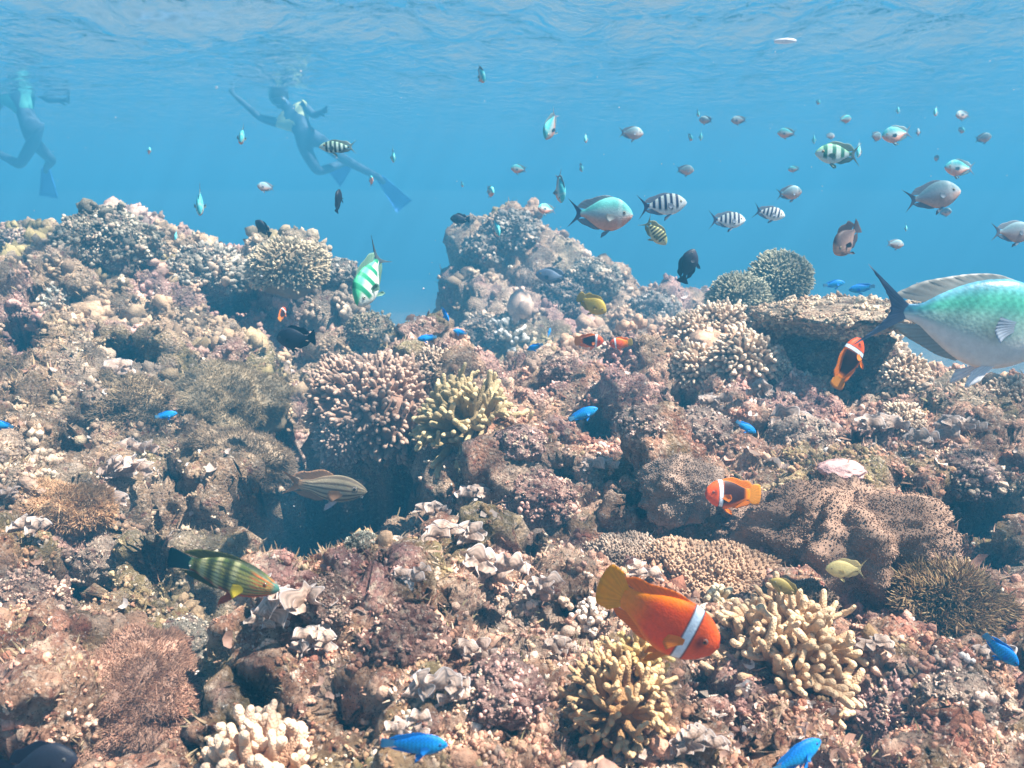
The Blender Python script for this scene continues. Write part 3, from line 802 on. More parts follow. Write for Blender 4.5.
# the pink bush mound
bush_coral('bush_coral', 392, 392, 150, 'large pinkish knobbly coral mound beside the olive branching coral', 'coral', (.30, .18, .13), (.54, .38, .29), 1100, .03, .75, 34, lift=.1)
bush_coral('bush_coral', 345, 430, 64, 'small pinkish knobbly coral hanging over the dark gully', 'coral', (.34, .22, .17), (.62, .46, .37), 420, .04, .8, 35)
bush_coral('bush_coral', 437, 366, 60, 'pale brown knobbly coral on the mound top near the blue gap', 'coral', (.32, .22, .16), (.60, .47, .36), 420, .04, .7, 36)
# pale pinnacle
for i, (px, py, w_, lab) in enumerate([
    (692, 330, 52, 'cream knobbly coral at the left foot of the pale pinnacle'),
    (722, 322, 56, 'cream knobbly coral forming the top of the pale pinnacle'),
    (745, 356, 70, 'cream and pink knobbly coral leaning on the dark ledge'),
    (700, 368, 60, 'sandy pink knobbly coral below the pale pinnacle'),
    (797, 338, 30, 'cauliflower shaped cream coral under the flat ledge'),
    (775, 365, 28, 'small cream coral knob at the left under the flat ledge'),
    (830, 345, 26, 'tiny cream coral knob under the middle of the flat ledge'),
    (880, 352, 58, 'bumpy cream coral under the tail of the big green fish'),
    (905, 375, 50, 'bumpy sandy coral below the tail of the big green fish'),
    (905, 420, 44, 'low sandy coral knob behind the dark clownfish'),
    (1010, 395, 44, 'shaded knobbly coral at the right edge under the big fish')]):
    bush_coral('knob_coral', px, py, w_, lab, 'coral', (.38, .25, .17), (.80, .64, .48), 260, .062, .8, 40 + i, dist=(2.35 if i < 2 else None))
# flat ledge (table)
def table_coral():
    c = P(838, 312, 2.1)
    o = root('table_coral', c, 'wide flat topped ledge coral with a shadowed underside', 'coral')
    R = 78 / FPX * 2.1
    v, f = ico(6); w = v * (1 + .30 * fbm(v * 1.7 + 3, 3, 9))[:, None]
    F_, i_ = worley(w * 4, 8); F2_, i2 = worley(w * 13, 18)
    w = w + v * (.16 * (.5 - F_) * i_ + .05 * (.5 - F2_))[:, None]
    z = w[:, 2]; tilt_ = w[:, 0] * .045
    w2 = np.stack([w[:, 0] * R, w[:, 1] * R * 1.2, np.where(z > 0, z * .15, z * .30) * R + tilt_ * R + .02 * R * vnoise(w * 5, 3)], -1)
    b = MB(); b.add(w2, None, f, mixc((.66, .52, .38), (.36, .24, .16), sstep(-.1, .25, fbm(w * 4, 4, 3)))); b.build('plate', M_ROCK, o)
    r_ = np.random.default_rng(4); k_ = r_.integers(0, len(w2), 800); p_ = w2[k_]; dn_ = v[k_] * np.array([1, 1, .5]) + np.array([0, 0, .5]) + r_.normal(0, .3, (800, 3)); dn_ /= np.linalg.norm(dn_, axis=1)[:, None]
    tv, tf = nub_template(5, 4); nb = MB(); scatter(nb, tv, tf, p_, dn_, R * .026 * np.exp(r_.normal(0, .5, 800)), palette(800, [(.62, .48, .34), (.40, .28, .19), (.78, .66, .48)], [3, 3, 2]))
    tag(nb.build('nubs', M_NUB, o), kind='stuff')
    b = MB(); v, f = ico(6); w = v * (1 + .35 * fbm(v * 1.8 + 7, 3, 4))[:, None]; F_, i_ = worley(w * 4, 9); F2_, i2 = worley(w * 11, 19); w = w + v * (.22 * (.5 - F_) + .08 * (.5 - F2_))[:, None]
    b.add(w * np.array([R * .85, R * .8, R * .6]) + np.array([.01, .07, -R * .62]), None, f, mixc((.34, .24, .17), (.20, .13, .09), i2)); b.build('stalk', M_ROCK, o)
table_coral()
# soft heads of the right foreground
papilla_head('folded_soft_coral', 850, 535, 190, 118, 'big folded purple brown soft coral with fine bumpy skin above the pale yellow fish', 'soft coral', (.25, .155, .11), (.40, .27, .20), 11, 15000, 61, .012, .7, lift=-.1)
papilla_head('folded_soft_coral', 742, 520, 110, 70, 'purple brown soft coral mound under the dark red clownfish', 'soft coral', (.24, .15, .11), (.36, .25, .19), 8, 10000, 62, .015, .7, lift=-.1)
papilla_head('folded_soft_coral', 680, 490, 84, 62, 'rounded grey purple soft coral head left of the dark red clownfish', 'soft coral', (.30, .21, .16), (.42, .31, .25), 5, 6500, 63, .024, .8)
papilla_head('polyp_coral', 700, 572, 130, 56, 'brown carpet of round tipped polyps behind the orange clownfish', 'soft coral', (.34, .21, .13), (.52, .36, .25), 3, 2600, 64, .04, .8, ball=True, lift=-.1)
papilla_head('polyp_coral', 628, 556, 80, 40, 'grey brown cushion of round tipped polyps above the orange clownfish tail', 'soft coral', (.28, .20, .15), (.48, .38, .30), 3, 1500, 65, .05, .8, ball=True, lift=-.2)
papilla_head('polyp_coral', 800, 600, 70, 40, 'dark brown polyp cushion beside the olive damselfish', 'soft coral', (.14, .09, .06), (.26, .18, .13), 3, 1400, 66, .05, .8, ball=True, lift=-.2)
lump('sponge', 842, 472, 46, 'smooth pale pink sponge patch above the folded soft coral', 'sponge', (.66, .42, .40), 71, .4, M_SOFT, rough=.4, col2=(.55, .34, .32))
lump('brain_coral', 965, 480, 74, 'dark knobbly coral head near the right edge above a deep hole', 'coral', (.30, .21, .18), 72, .7, rough=1.2)
# furry mats
hairy_mat('furry_anemone', 118, 690, 150, 120, 'large furry pinkish brown mat in the lower left corner', 'anemone', [(.42, .26, .19), (.50, .33, .24), (.34, .21, .16)], 12000, .055, 81, .4)
hairy_mat('furry_anemone', 168, 722, 90, 90, 'smaller furry pink mat joined to the large lower left one', 'anemone', [(.46, .29, .22), (.52, .35, .27), (.36, .23, .18)], 7000, .07, 82, .4)
hairy_mat('furry_anemone', 64, 505, 84, 42, 'furry orange tan tuft on the left reef', 'anemone', [(.50, .34, .20), (.42, .28, .18), (.56, .40, .25)], 6000, .09, 83, .5)
hairy_mat('furry_anemone', 962, 606, 110, 66, 'drooping brown tentacled anemone left of the blue fish at the right edge', 'anemone', [(.26, .17, .10), (.34, .25, .14), (.20, .13, .08)], 7000, .13, 84, .5)
hairy_mat('algae_bush', 215, 400, 110, 90, 'soft grey brown algae bush on the left slope over the gully', 'algae', [(.30, .24, .16), (.38, .31, .21)], 9000, .05, 85, .6)
hairy_mat('algae_bush', 130, 400, 90, 60, 'soft tan algae cushion above the small blue fish on the left', 'algae', [(.32, .24, .15), (.26, .20, .14)], 6000, .08, 86, .5)
hairy_mat('algae_bush', 240, 455, 90, 80, 'dark fuzzy algae growth just above the striped cave fish', 'algae', [(.30, .23, .16), (.24, .18, .13)], 7000, .07, 87, .6)
# heads on the skyline and elsewhere
for i, a in enumerate([
    (108, 246, 92, 'broad lumpy coral head on the far left skyline', (.36, .32, .25)),
    (14, 244, 34, 'small round coral head at the left edge of the skyline', (.34, .28, .24)),
    (205, 275, 70, 'bumpy grey coral head in the saddle of the left reef', (.34, .31, .26)),
    (338, 275, 40, 'lumpy grey coral head at the right end of the left reef', (.34, .32, .28)),
    (38, 300, 52, 'whitish layered rock low on the far left slope', (.62, .54, .46)),
    (370, 330, 46, 'olive brown coral head at the foot of the blue gap', (.34, .29, .20)),
    (488, 252, 50, 'hazy bushy coral head on the left shoulder of the far reef', (.34, .31, .27)),
    (512, 236, 60, 'hazy bushy coral head on the summit of the far reef', (.36, .33, .29)),
    (590, 282, 56, 'hazy coral head halfway down the far reef ridge', (.38, .34, .28)),
    (560, 300, 60, 'hazy brown coral head in the middle of the far reef', (.30, .25, .21)),
    (484, 335, 50, 'hazy dark coral head at the bottom left of the far reef', (.26, .23, .20)),
    (655, 312, 50, 'hazy grey coral head at the right end of the far reef', (.34, .31, .28)),
    (560, 372, 44, 'rough pink brown coral rock below the pair of red fish', (.44, .30, .25)),
    (680, 395, 40, 'whitish coral rock with a dark hollow on the middle ridge', (.62, .52, .42)),
    (520, 445, 50, 'rosy rounded coral rock left of the big blue fish', (.46, .30, .26)),
    (480, 460, 46, 'pink crusted coral rock below the olive branching coral', (.46, .30, .27)),
    (540, 500, 70, 'rust pink crusted boulder in the centre of the reef', (.44, .27, .22)),
    (400, 640, 90, 'reddish crusted boulder with dark pits left of centre foreground', (.40, .24, .19)),
    (330, 600, 60, 'brown crusted boulder right of the striped wrasse', (.38, .25, .20)),
    (505, 690, 80, 'rosy crusted boulder at the lower edge left of the yellow coral', (.46, .29, .25)),
    (900, 720, 90, 'pinkish pitted boulder in the lower right', (.44, .28, .25)),
    (960, 700, 70, 'sandy pitted boulder in the lower right corner', (.48, .36, .29)),
    (30, 600, 70, 'pink orange crusted rock at the left edge', (.48, .32, .25)),
    (100, 560, 60, 'sandy crusted rock beside the dark hole on the left', (.44, .34, .27)),
    (180, 640, 60, 'grey green rock below the striped wrasse', (.30, .27, .22)),
    (362, 545, 34, 'pale grey green rock on the right wall of the cave', (.36, .36, .30)),
    (395, 500, 56, 'grey green boulder above the cave at the right', (.32, .31, .26)),
    (800, 440, 60, 'sandy knobbly coral rock right of the small blue fish', (.48, .37, .30)),
    (700, 430, 56, 'pale crusted coral rock behind the small blue fish', (.50, .38, .32)),
    (640, 425, 50, 'pink sandy coral rock right of the bright blue fish', (.50, .36, .30))]):
    px, py, w_, lab, cl = a
    far = py < 345 and 430 < px < 680
    lump('coral_mound' if py < 345 else 'coral_rock', px, py, w_, lab, 'coral' if py < 345 else 'rock', cl, 200 + i, .8, rough=1.3, lift=-.05, col2=np.array(cl) * (.6 if py < 345 else .5) + np.array([.05, 0, 0]))

fans = [(495, 582, 60, 5, 'large ruffled cluster of white fan algae left of the orange clownfish'),
 (540, 592, 40, 3, 'white cup shaped fan algae between the big cluster and the clownfish tail'),
 (305, 612, 70, 6, 'white ruffled fan algae in front of the striped wrasse snout'),
 (312, 655, 50, 4, 'bright white curled fan algae below the wrasse fan cluster'),
 (270, 628, 40, 3, 'small white fan algae under the striped wrasse snout'),
 (405, 583, 34, 3, 'round beige fan algae beside the dark red pit'),
 (440, 700, 56, 5, 'pale pink fan algae above the blue fish at the lower edge'),
 (408, 735, 40, 3, 'pale fan algae behind the blue fish at the lower edge'),
 (476, 655, 40, 3, 'pale beige fan algae below the large ruffled cluster'),
 (460, 545, 46, 4, 'pale fan algae on the ridge right of the cave'),
 (430, 520, 36, 3, 'small pale fan algae above the cave ridge'),
 (482, 500, 34, 3, 'greyish fan algae on the crusted central slope'),
 (125, 478, 44, 4, 'white curled fan algae right of the orange furry tuft'),
 (112, 512, 36, 3, 'white curled fan algae below the orange furry tuft'),
 (140, 455, 34, 3, 'grey fan algae under the small blue fish on the left'),
 (28, 540, 42, 3, 'pale lavender fan algae at the left edge'),
 (8, 505, 30, 3, 'grey lavender fan algae cut by the left edge'),
 (110, 380, 36, 3, 'pale grey fan algae on the upper left slope'),
 (600, 470, 34, 3, 'greyish fan algae in the middle of the right ridge'),
 (645, 580, 30, 2, 'pale fan algae right of the orange clownfish tail'),
 (560, 655, 34, 3, 'cream fan algae left of the yellow finger coral'),
 (790, 428, 40, 4, 'pale fan algae right of the small blue damselfish'),
 (820, 440, 36, 3, 'pale fan algae on the sandy ridge top'),
 (880, 432, 40, 4, 'white fan algae below the big green fish belly'),
 (915, 450, 34, 3, 'greyish fan algae near the right edge ridge'),
 (760, 400, 34, 3, 'cream fan algae left of the diving clownfish'),
 (715, 412, 34, 3, 'cream fan algae above the small blue damselfish'),
 (960, 440, 40, 4, 'dull fan algae at the far right of the ridge'),
 (700, 745, 50, 4, 'pale pink fan algae at the lower edge between the finger corals'),
 (640, 765, 40, 3, 'pale pink fan algae at the very bottom under the yellow coral'),
 (870, 650, 36, 3, 'brown pink fan algae right of the tan finger coral'),
 (985, 660, 34, 3, 'sandy fan algae under the blue fish at the right edge')]
for i, (px, py, w_, n_, lab) in enumerate(fans):
    fan_cluster(px, py, w_, n_, lab, 900 + i, 1.0 if i < 20 else .85)

# ------------------------------------------------------------------ fish
M_FISH = mat_attr('fish_scales', .5, .12, 60, .14, 22, .25, vor=True, dist=.006)
M_SCALE = mat_attr('large_fish_scales', .38, .05, 60, .12, 18, .5, vor=True, dist=.006)
M_FIN = mat_attr('fish_fin', .5, 0, 1, .08, 30, .3, trans=.35)
M_EYE = mat_attr('fish_eye', .12, 0, 1, 0, 10, .6)

def cr(xs, ys, x):
    """smooth interpolation through profile points"""
    xs = np.array(xs, float); ys = np.array(ys, float); m = np.gradient(ys, xs)
    i = np.clip(np.searchsorted(xs, x) - 1, 0, len(xs) - 2)
    h = xs[i + 1] - xs[i]; t = (x - xs[i]) / h
    return (2*t**3-3*t**2+1)*ys[i] + (t**3-2*t**2+t)*h*m[i] + (-2*t**3+3*t**2)*ys[i+1] + (t**3-t**2)*h*m[i+1]

PS = [0, .03, .09, .2, .35, .5, .65, .8, .92, 1]
def fish_shape(H, Wd, top=None, bot=None, ped=.20, bl=.80):
    top = top or [.0, .22, .48, .80, 1.0, .97, .80, .50, ped * 1.25, ped]
    bot = bot or [.0, .20, .42, .72, .96, 1.0, .84, .50, ped * 1.25, ped]
    return dict(H=H, W=Wd, top=top, bot=bot, bl=bl)

def body_mesh(sh, colf, res=(60, 32), bend=0.):
    ns, na = res
    s_ = np.linspace(0, 1, ns) ** 1.15; s_[0] = .002
    T = cr(PS, sh['top'], s_) * sh['H'] / 2; B = cr(PS, sh['bot'], s_) * sh['H'] / 2
    wp = cr(PS, [0, .30, .58, .88, 1, .94, .72, .42, .18, .10], s_) * sh['W'] / 2
    x = .5 - s_ * sh['bl']
    a = np.linspace(0, 2 * math.pi, na, endpoint=False)
    ca, sa = np.cos(a), np.sin(a)
    z = np.where(sa[None] > 0, T[:, None], B[:, None]) * sa[None]
    y = wp[:, None] * np.sign(ca)[None] * np.abs(ca[None]) ** .85
    v = np.stack([np.repeat(x[:, None], na, 1), y, z], -1).reshape(-1, 3)
    vn = np.repeat(sa[None], ns, 0).ravel()
    c = colf(v[:, 0], v[:, 2], vn)
    b = MB()
    v = np.vstack([v, [.5, 0, 0], [x[-1], 0, 0]]); c = np.vstack([c, c[0], c[(ns - 1) * na]])
    k = np.arange(na); t1 = np.stack([k, np.full(na, ns * na), (k + 1) % na], -1); t2 = np.stack([(ns - 1) * na + k, (ns - 1) * na + (k + 1) % na, np.full(na, ns * na + 1)], -1)
    v[:, 1] += bend * (v[:, 0] - .35) ** 2
    b.add(v, grid_quads(ns, na, True), np.vstack([t1, t2]), c)
    return b

def fin_mesh(base, tip, cb, ct, th=.008, yoff=0., layers=6, bend=0., ray=22, splay=0., wavy=.004, edge=None):
    """thin ribbed fin between a base line and a tip line, both (n,2) arrays of x,z"""
    n = 28
    def rs(l):
        l = np.array(l, float); t = np.linspace(0, 1, len(l)); u = np.linspace(0, 1, n)
        return np.stack([cr(t, l[:, 0], u), cr(t, l[:, 1], u)], -1)
    A, Bq = rs(base), rs(tip); u = np.linspace(0, 1, n)
    V = []; Cc = []
    for sd in (1, -1):
        for l in range(layers):
            t = l / (layers - 1)
            p = A * (1 - t) + Bq * t
            y = sd * th * (1 - .85 * t) * .5 + wavy * np.sin(u * ray * 2 * math.pi / 2) * t + yoff + splay * t * t
            V.append(np.stack([p[:, 0], y, p[:, 1]], -1))
            c = np.array(cb) * (1 - t) + np.array(ct) * t
            c = c[None] * (1 + .13 * np.sin(u * ray * 2 * math.pi / 2))[:, None]
            if edge is not None and t > .8: c = np.tile(np.array(edge), (n, 1))
            Cc.append(c)
    V = np.concatenate(V); V[:, 1] += bend * (V[:, 0] - .35) ** 2
    q_ = grid_quads(layers, n); m_ = layers * n
    rim = [[(layers - 1) * n + j, (layers - 1) * n + j + 1, m_ + (layers - 1) * n + j + 1, m_ + (layers - 1) * n + j] for j in range(n - 1)]
    b = MB(); b.add(V, np.concatenate([q_, q_[:, ::-1] + m_, rim]), None, np.concatenate(Cc)); return b

def eye_mesh(sz=.035, iris=(.55, .45, .25), ring=(.1, .1, .1)):
    v, f = ico(3); r = np.hypot(v[:, 0], v[:, 2])
    c = np.where((r < .52)[:, None], np.array([.005, .005, .008]), np.where((r < .85)[:, None], np.array(iris), np.array(ring)))
    b = MB(); b.add(v * np.array([1, .45, 1]) * sz, None, f, c); return b

def make_fish(name, sh, colf, fincol, label, cat, group=None, tail='fork', tailcol=None, bend=0., eye=(.345, .04, .032), iris=(.55, .45, .25),
              dorsal=(.27, .17, 1.0), anal=.5, soft=.5, pect=(.24, -.03, .15), pcol=None, pelv=None, res=(60, 32), spread=1.0, tl=1.0, edge=None, detail=True):
    o = bpy.data.objects.new(name, None); COL.objects.link(o); o.empty_display_size = .02
    tag(o, label, cat, group)
    body_mesh(sh, colf, res, bend).build('body', M_SCALE if name == 'bream' else M_FISH, o)
    H = sh['H']; bl = sh['bl']
    def tz(x): return float(cr(PS, sh['top'], np.array([(.5 - x) / bl]))[0]) * H / 2
    def bz(x): return -float(cr(PS, sh['bot'], np.array([(.5 - x) / bl]))[0]) * H / 2
    fc = np.array(fincol); tc = np.array(tailcol if tailcol is not None else fincol)
    xe = .5 - bl; ph = tz(xe + .01)
    h = H * .62 * spread
    if tail == 'fork':
        tip = [(-.50 * tl, h), (xe - .10, h * .45), (xe - .055, 0), (xe - .10, -h * .45), (-.50 * tl, -h)]
    elif tail == 'round':
        tip = [(xe - .06, h * .52), (-.47, h * .5), (-.505, 0), (-.47, -h * .5), (xe - .06, -h * .52)]
    else:
        tip = [(-.47, h * .62), (-.49, h * .3), (-.485, 0), (-.49, -h * .3), (-.47, -h * .62)]
    bs = [(xe + .02, ph * .9), (xe + .01, ph * .5), (xe, 0), (xe + .01, -ph * .5), (xe + .02, -ph * .9)]
    fin_mesh(bs, tip, tc * .9, tc, .018, bend=bend, edge=edge).build('tail_fin', M_FIN, o)
    # dorsal: x from start to near the peduncle
    x0, hh, _ = dorsal
    xs = np.linspace(x0, xe + .09, 6)
    base = [(x, tz(x) * .93) for x in xs]
    rise = np.array([.15, .75, .85, .8, 1.0 + soft * .6, .25]) * hh * H
    tipp = [(x - .02 - .035 * i * .8, tz(x) + r_) for i, (x, r_) in enumerate(zip(xs, rise))]
    fin_mesh(base, tipp, fc * .9, fc, .014, bend=bend, edge=edge).build('dorsal_fin', M_FIN, o)
    xs = np.linspace(.02, xe + .09, 5)
    base = [(x, bz(x) * .93) for x in xs]
    rise = np.array([.2, .9, 1.0, 1.0 + soft * .5, .25]) * hh * H * .7
    tipp = [(x - .02 - .04 * i * .8, bz(x) - r_) for i, (x, r_) in enumerate(zip(xs, rise))]
    fin_mesh(base, tipp, fc * .9, fc, .014, bend=bend, edge=edge).build('anal_fin', M_FIN, o)
    wv = sh['W'] / 2
    px, pz, pl = pect
    pc = np.array(pcol if pcol is not None else fincol)
    if detail:
        for sd in (1, -1):
            b = fin_mesh([(px, pz + .025), (px, pz), (px, pz - .025)], [(px - pl * .9, pz + .04), (px - pl, pz - .03), (px - pl * .7, pz - .085)], pc, pc, .006, yoff=sd * wv * .93, splay=sd * pl * .45, ray=14, wavy=.002)
            b.build('pectoral_fin', M_FIN, o)
            pv = np.array(pelv if pelv is not None else fincol)
            zb = bz(.16)
            b = fin_mesh([(.18, zb * .9), (.15, zb * .93), (.11, zb * .95)], [(.10, zb - .06), (.03, zb - .10), (.04, zb - .03)], pv, pv, .008, yoff=sd * wv * .35, splay=sd * .03, ray=10, wavy=.002)
            b.build('pelvic_fin', M_FIN, o)
    ex, ez, es = eye
    for sd in (1, -1):
        wy = float(cr(PS, [0, .30, .58, .88, 1, .94, .72, .42, .18, .10], np.array([(.5 - ex) / bl]))[0]) * wv
        Ht = tz(ex); wy *= math.sqrt(max(.1, 1 - (ez / Ht) ** 2)) ** .85
        e = eye_mesh(es, iris).build('eye', M_EYE, o); e.location = (ex, sd * (wy - es * .12), ez)
    return o

def copy_fish(src, label, group=None, name=None):
    c = src.copy(); COL.objects.link(c)
    if name: c.name = name
    c['label'] = label
    if group: c['group'] = group
    for ch in src.children:
        k = ch.copy(); COL.objects.link(k); k.parent = c
    return c

def pose(o, px, py, d, wpx, yaw=0, pitch=0, roll=0, L=None):
    """wpx: apparent length in the photograph when seen side on; yaw 0 faces right, 180 left, -90 the viewer"""
    if py > 225: d = min(d, ground(px, py, 5)[2] * .86)
    size = L if L else wpx / FPX * d
    o.location = P(px, py, d)
    o.rotation_euler = (Matrix.Rotation(math.radians(yaw), 4, 'Z') @ Matrix.Rotation(math.radians(-pitch), 4, 'Y') @ Matrix.Rotation(math.radians(roll), 4, 'X')).to_euler()
    o.scale = (size,) * 3

used = set()
def placer(proto_fn):
    proto = {}
    def f(label, px, py, d, wpx, yaw=0, pitch=0, roll=0, group=None):
        if 'o' not in proto: proto['o'] = proto_fn(); o = proto['o']; o['label'] = label
        else: o = copy_fish(proto['o'], label)
        if group: o['group'] = group
        pose(o, px, py, d, wpx, yaw + random.uniform(-9, 9), pitch + random.uniform(-5, 5), roll + random.uniform(-12, 12))
        return o
    return f

def band(x, c, w, s=.008): return sstep(c - w / 2 - s, c - w / 2 + s, x) * (1 - sstep(c + w / 2 - s, c + w / 2 + s, x))

# --- orange clownfish
def clown_cols(dark, body=(1.0, .085, .0), head=(.80, .10, .015)):
    def f(x, z, vn):
        c = np.tile(np.array(body), (len(x), 1))
        c = mixc(c, (.98, .27, .0), np.clip(sstep(-.02, -.27, x) + .8 * sstep(.62, 1.0, np.abs(vn)) * sstep(.25, .1, x), 0, 1) * .9)
        if dark: c = mixc(c, (.035, .010, .010), sstep(.215, .19, x) * sstep(-.29, -.17, x) * sstep(-.95, -.55, vn) * sstep(1.05, .9, vn))
        c = mixc(c, head, sstep(.24, .28, x))
        e = .243 + .012 * vn
        c = mixc(c, (.02, .01, .03), band(x, e, .086, .006))
        c = mixc(c, (.74, .86, .97), band(x, e, .064, .006) * sstep(-.97, -.85, vn))
        c = mixc(c, (.05, .01, .01), np.exp(-((x - .345) / .035) ** 2 - ((z - .02) / .06) ** 2) * .8)
        c = mixc(c, (.25, .02, .01), band(x, .485, .02) * .6)
        return c
    return f
sh_cl = fish_shape(.48, .20, top=[0, .30, .56, .84, 1, .96, .80, .56, .42, .40], bot=[0, .26, .50, .78, .96, 1, .86, .58, .42, .40])
o = make_fish('clownfish', sh_cl, clown_cols(False), (.98, .24, .0), 'bright orange clownfish with one white head bar and yellow tail swimming over finger corals', 'fish',
    tail='round', tailcol=(1.0, .46, .0), eye=(.375, .035, .026), iris=(.35, .08, .02), dorsal=(.20, .085, 1), soft=.9, pcol=(.88, .28, .01), pelv=(.80, .28, .01), res=(120, 56), spread=1.15, bend=.25)
pose(o, 657, 619, .78, 132, -14, -21, 4)
def mk(): return make_fish('clownfish', sh_cl, clown_cols(True, (.80, .16, .015)), (.82, .24, .015), '', 'fish', tail='round', tailcol=(.80, .34, .03), eye=(.375, .035, .026), iris=(.35, .08, .02), dorsal=(.20, .13, 1), soft=.6, pcol=(.85, .25, .02), res=(90, 44), spread=1.1)
dark_clown = placer(mk)
dark_clown('dark flanked orange clownfish facing left in front of the folded soft coral', 733, 494, 1.28, 60, 188, 2)
dark_clown('dark flanked clownfish with orange rim swimming upward before the flat ledge coral', 848, 363, 1.45, 56, 8, 60)
dark_clown('dark flanked clownfish facing right in the pair of red fish before the far reef', 589, 341, 2.1, 29, 5, 0)
dark_clown('tiny orange clownfish by the black damselfish on the left reef', 282, 314, 2.4, 17, 70, 40)
o = make_fish('clownfish', sh_cl, clown_cols(False, (.75, .10, .02)), (.80, .20, .02), 'plain red clownfish facing left with a yellowish tail before the far reef', 'fish', tail='round', tailcol=(.60, .42, .10), eye=(.375, .035, .026), dorsal=(.20, .13, 1), soft=.6)
pose(o, 621, 343, 2.0, 23, 175, -6)

# --- blue damselfish
def blue_col(x, z, vn):
    c = mixc((.02, .42, .92), (.01, .26, .84), sstep(-.1, .9, vn))
    c = mixc(c, (.10, .42, .80), sstep(-.3, -.9, vn) * .5)
    c = c * (.80 + .28 * (np.sin(x * 105 + np.sin(z * 120)) * np.sin(z * 130)))[:, None]
    c = mixc(c, (.01, .02, .10), band(z, .012 + .06 * (x - .4), .012, .004) * sstep(.34, .38, x))
    return c
sh_bl = fish_shape(.32, .15, ped=.30)
def mk(): return make_fish('blue_damselfish', sh_bl, blue_col, (.02, .28, .80), '', 'fish', tail='square', tailcol=(.16, .45, .72), iris=(.05, .2, .6), eye=(.38, .03, .026), dorsal=(.22, .12, 1), res=(110, 56), spread=.65)
blue = placer(mk)
GB = 'electric blue damselfish over the reef'
for a in [('vivid blue damselfish facing right at the lower edge over the pale fan algae', 414, 744, .85, 68, 4, -2),
  ('bright blue damselfish half cut off by the lower edge below the tan finger coral', 796, 757, .8, 66, 22, 24),
  ('blue damselfish diving steeply beside the right edge', 1001, 650, 1.0, 46, -10, -46),
  ('bright blue damselfish nose up right above the central ridge', 583, 414, 1.55, 32, 10, 18),
  ('tiny blue damselfish right of the one over the central ridge', 619, 425, 1.9, 15, 60, 60),
  ('small deep blue damselfish nosing down above the sandy fan algae on the right', 746, 427, 1.6, 24, -8, -28),
  ('bright blue damselfish low over the left reef', 166, 415, 1.7, 22, 6, 4),
  ('small blue damselfish between the pink mound and the far reef gap', 427, 338, 2.1, 20, 170, -8),
  ('blue damselfish nosing down against the left shoulder of the far reef', 445, 314, 2.6, 18, -40, -55),
  ('faint blue damselfish left of the white branching coral on the far reef', 460, 332, 2.9, 16, 200, 12),
  ('blue damselfish right of the white branching coral on the far reef', 535, 347, 2.5, 18, 165, -18),
  ('slim faint blue damselfish seen end on in front of the far reef', 549, 333, 2.8, 14, 80, 40),
  ('blue damselfish behind the flat ledge coral, the left one of a pair', 834, 284, 2.7, 22, 8, 6),
  ('blue damselfish behind the flat ledge coral, right one beside the green fish tail', 862, 288, 2.7, 26, 175, -14),
  ('dark blue damselfish cut off by the left edge of the picture', 2, 425, 1.6, 24, 180, 10)]:
    blue(*a, group=GB)

# --- chromis (round, blue green above, rosy below)
def chrom(back=(.12, .52, .56), mid=(.40, .56, .60), belly=(.74, .42, .34)):
    def f(x, z, vn):
        c = mixc(mid, back, sstep(.05, .65, vn)); c = mixc(c, belly, sstep(.15, -.55, vn + (.2 - x) * .15))
        c = mixc(c, (.75, .80, .78), band(x, .30, .06, .02) * .25)
        return mixc(c, (.30, .22, .22), band(z, -.005, .012, .004) * sstep(.46, .48, x))
    return f
sh_ch = fish_shape(.50, .20)
o = make_fish('chromis', sh_ch, chrom((.16, .60, .58), (.45, .62, .64)), (.30, .42, .50), 'round silvery green chromis facing right above the far reef', 'fish', tail='fork', tailcol=(.14, .24, .36), spread=.72, res=(90, 44), eye=(.36, .03, .03), dorsal=(.22, .09, 1), pcol=(.5, .55, .55), iris=(.7, .7, .6))
pose(o, 600, 214, 1.2, 66, -6, -2)
def mk(): return make_fish('chromis', sh_ch, chrom((.22, .38, .44), (.40, .46, .50), (.62, .42, .36)), (.28, .36, .44), '', 'fish', tail='fork', tailcol=(.2, .26, .34), spread=.72, res=(70, 36), eye=(.36, .03, .03), dorsal=(.22, .09, 1), iris=(.6, .6, .5))
chromis = placer(mk)
GS = 'small chromis schooling in the open water'
for a in [('grey round chromis facing right in open water above the big green fish', 932, 196, 1.35, 54, -4, 6),
  ('striped looking round chromis cut off by the right edge above the big green fish', 1012, 232, 1.5, 42, -6, -4),
  ('grey chromis facing right above the skyline dome corals', 789, 193, 2.0, 27, 0, 8),
  ('dark backed chromis facing right high in the middle of the school', 631, 133, 2.2, 25, 4, 2),
  ('small chromis facing right over the striped fish school', 685, 170, 2.4, 19, 0, 2),
  ('small grey chromis seen from the front high on the right', 945, 196 - 400 + 416, 2.6, 15, -70, 0),
  ('small chromis facing left at the left of the open water', 266, 187, 2.2, 18, 185, 8),
  ('dusky chromis facing right near the top right corner', 983, 138, 2.6, 18, 10, 10),
  ('dusky chromis facing left in the upper right water', 963, 115, 2.7, 18, 190, 2),
  ('small dark chromis above the row of striped fish', 739, 120, 2.7, 16, 178, 0),
  ('dusky chromis left of the white one in the upper right', 876, 136, 2.5, 17, 25, -6),
  ('dusky chromis right of the white one in the upper right', 918, 132, 2.5, 14, 60, 8),
  ('faint grey chromis right of the brown damselfish', 895, 244, 3.0, 18, 5, 0),
  ('tiny dusky chromis in a gap of the upper right school', 830, 136, 3.0, 12, 20, 0),
  ('tiny dark chromis under the white chromis', 937, 158, 3.0, 11, 100, 0),
  ('small dusky chromis at the left end of the right hand school', 706, 120, 2.6, 15, 150, 10)]:
    chromis(*a, group=GS)
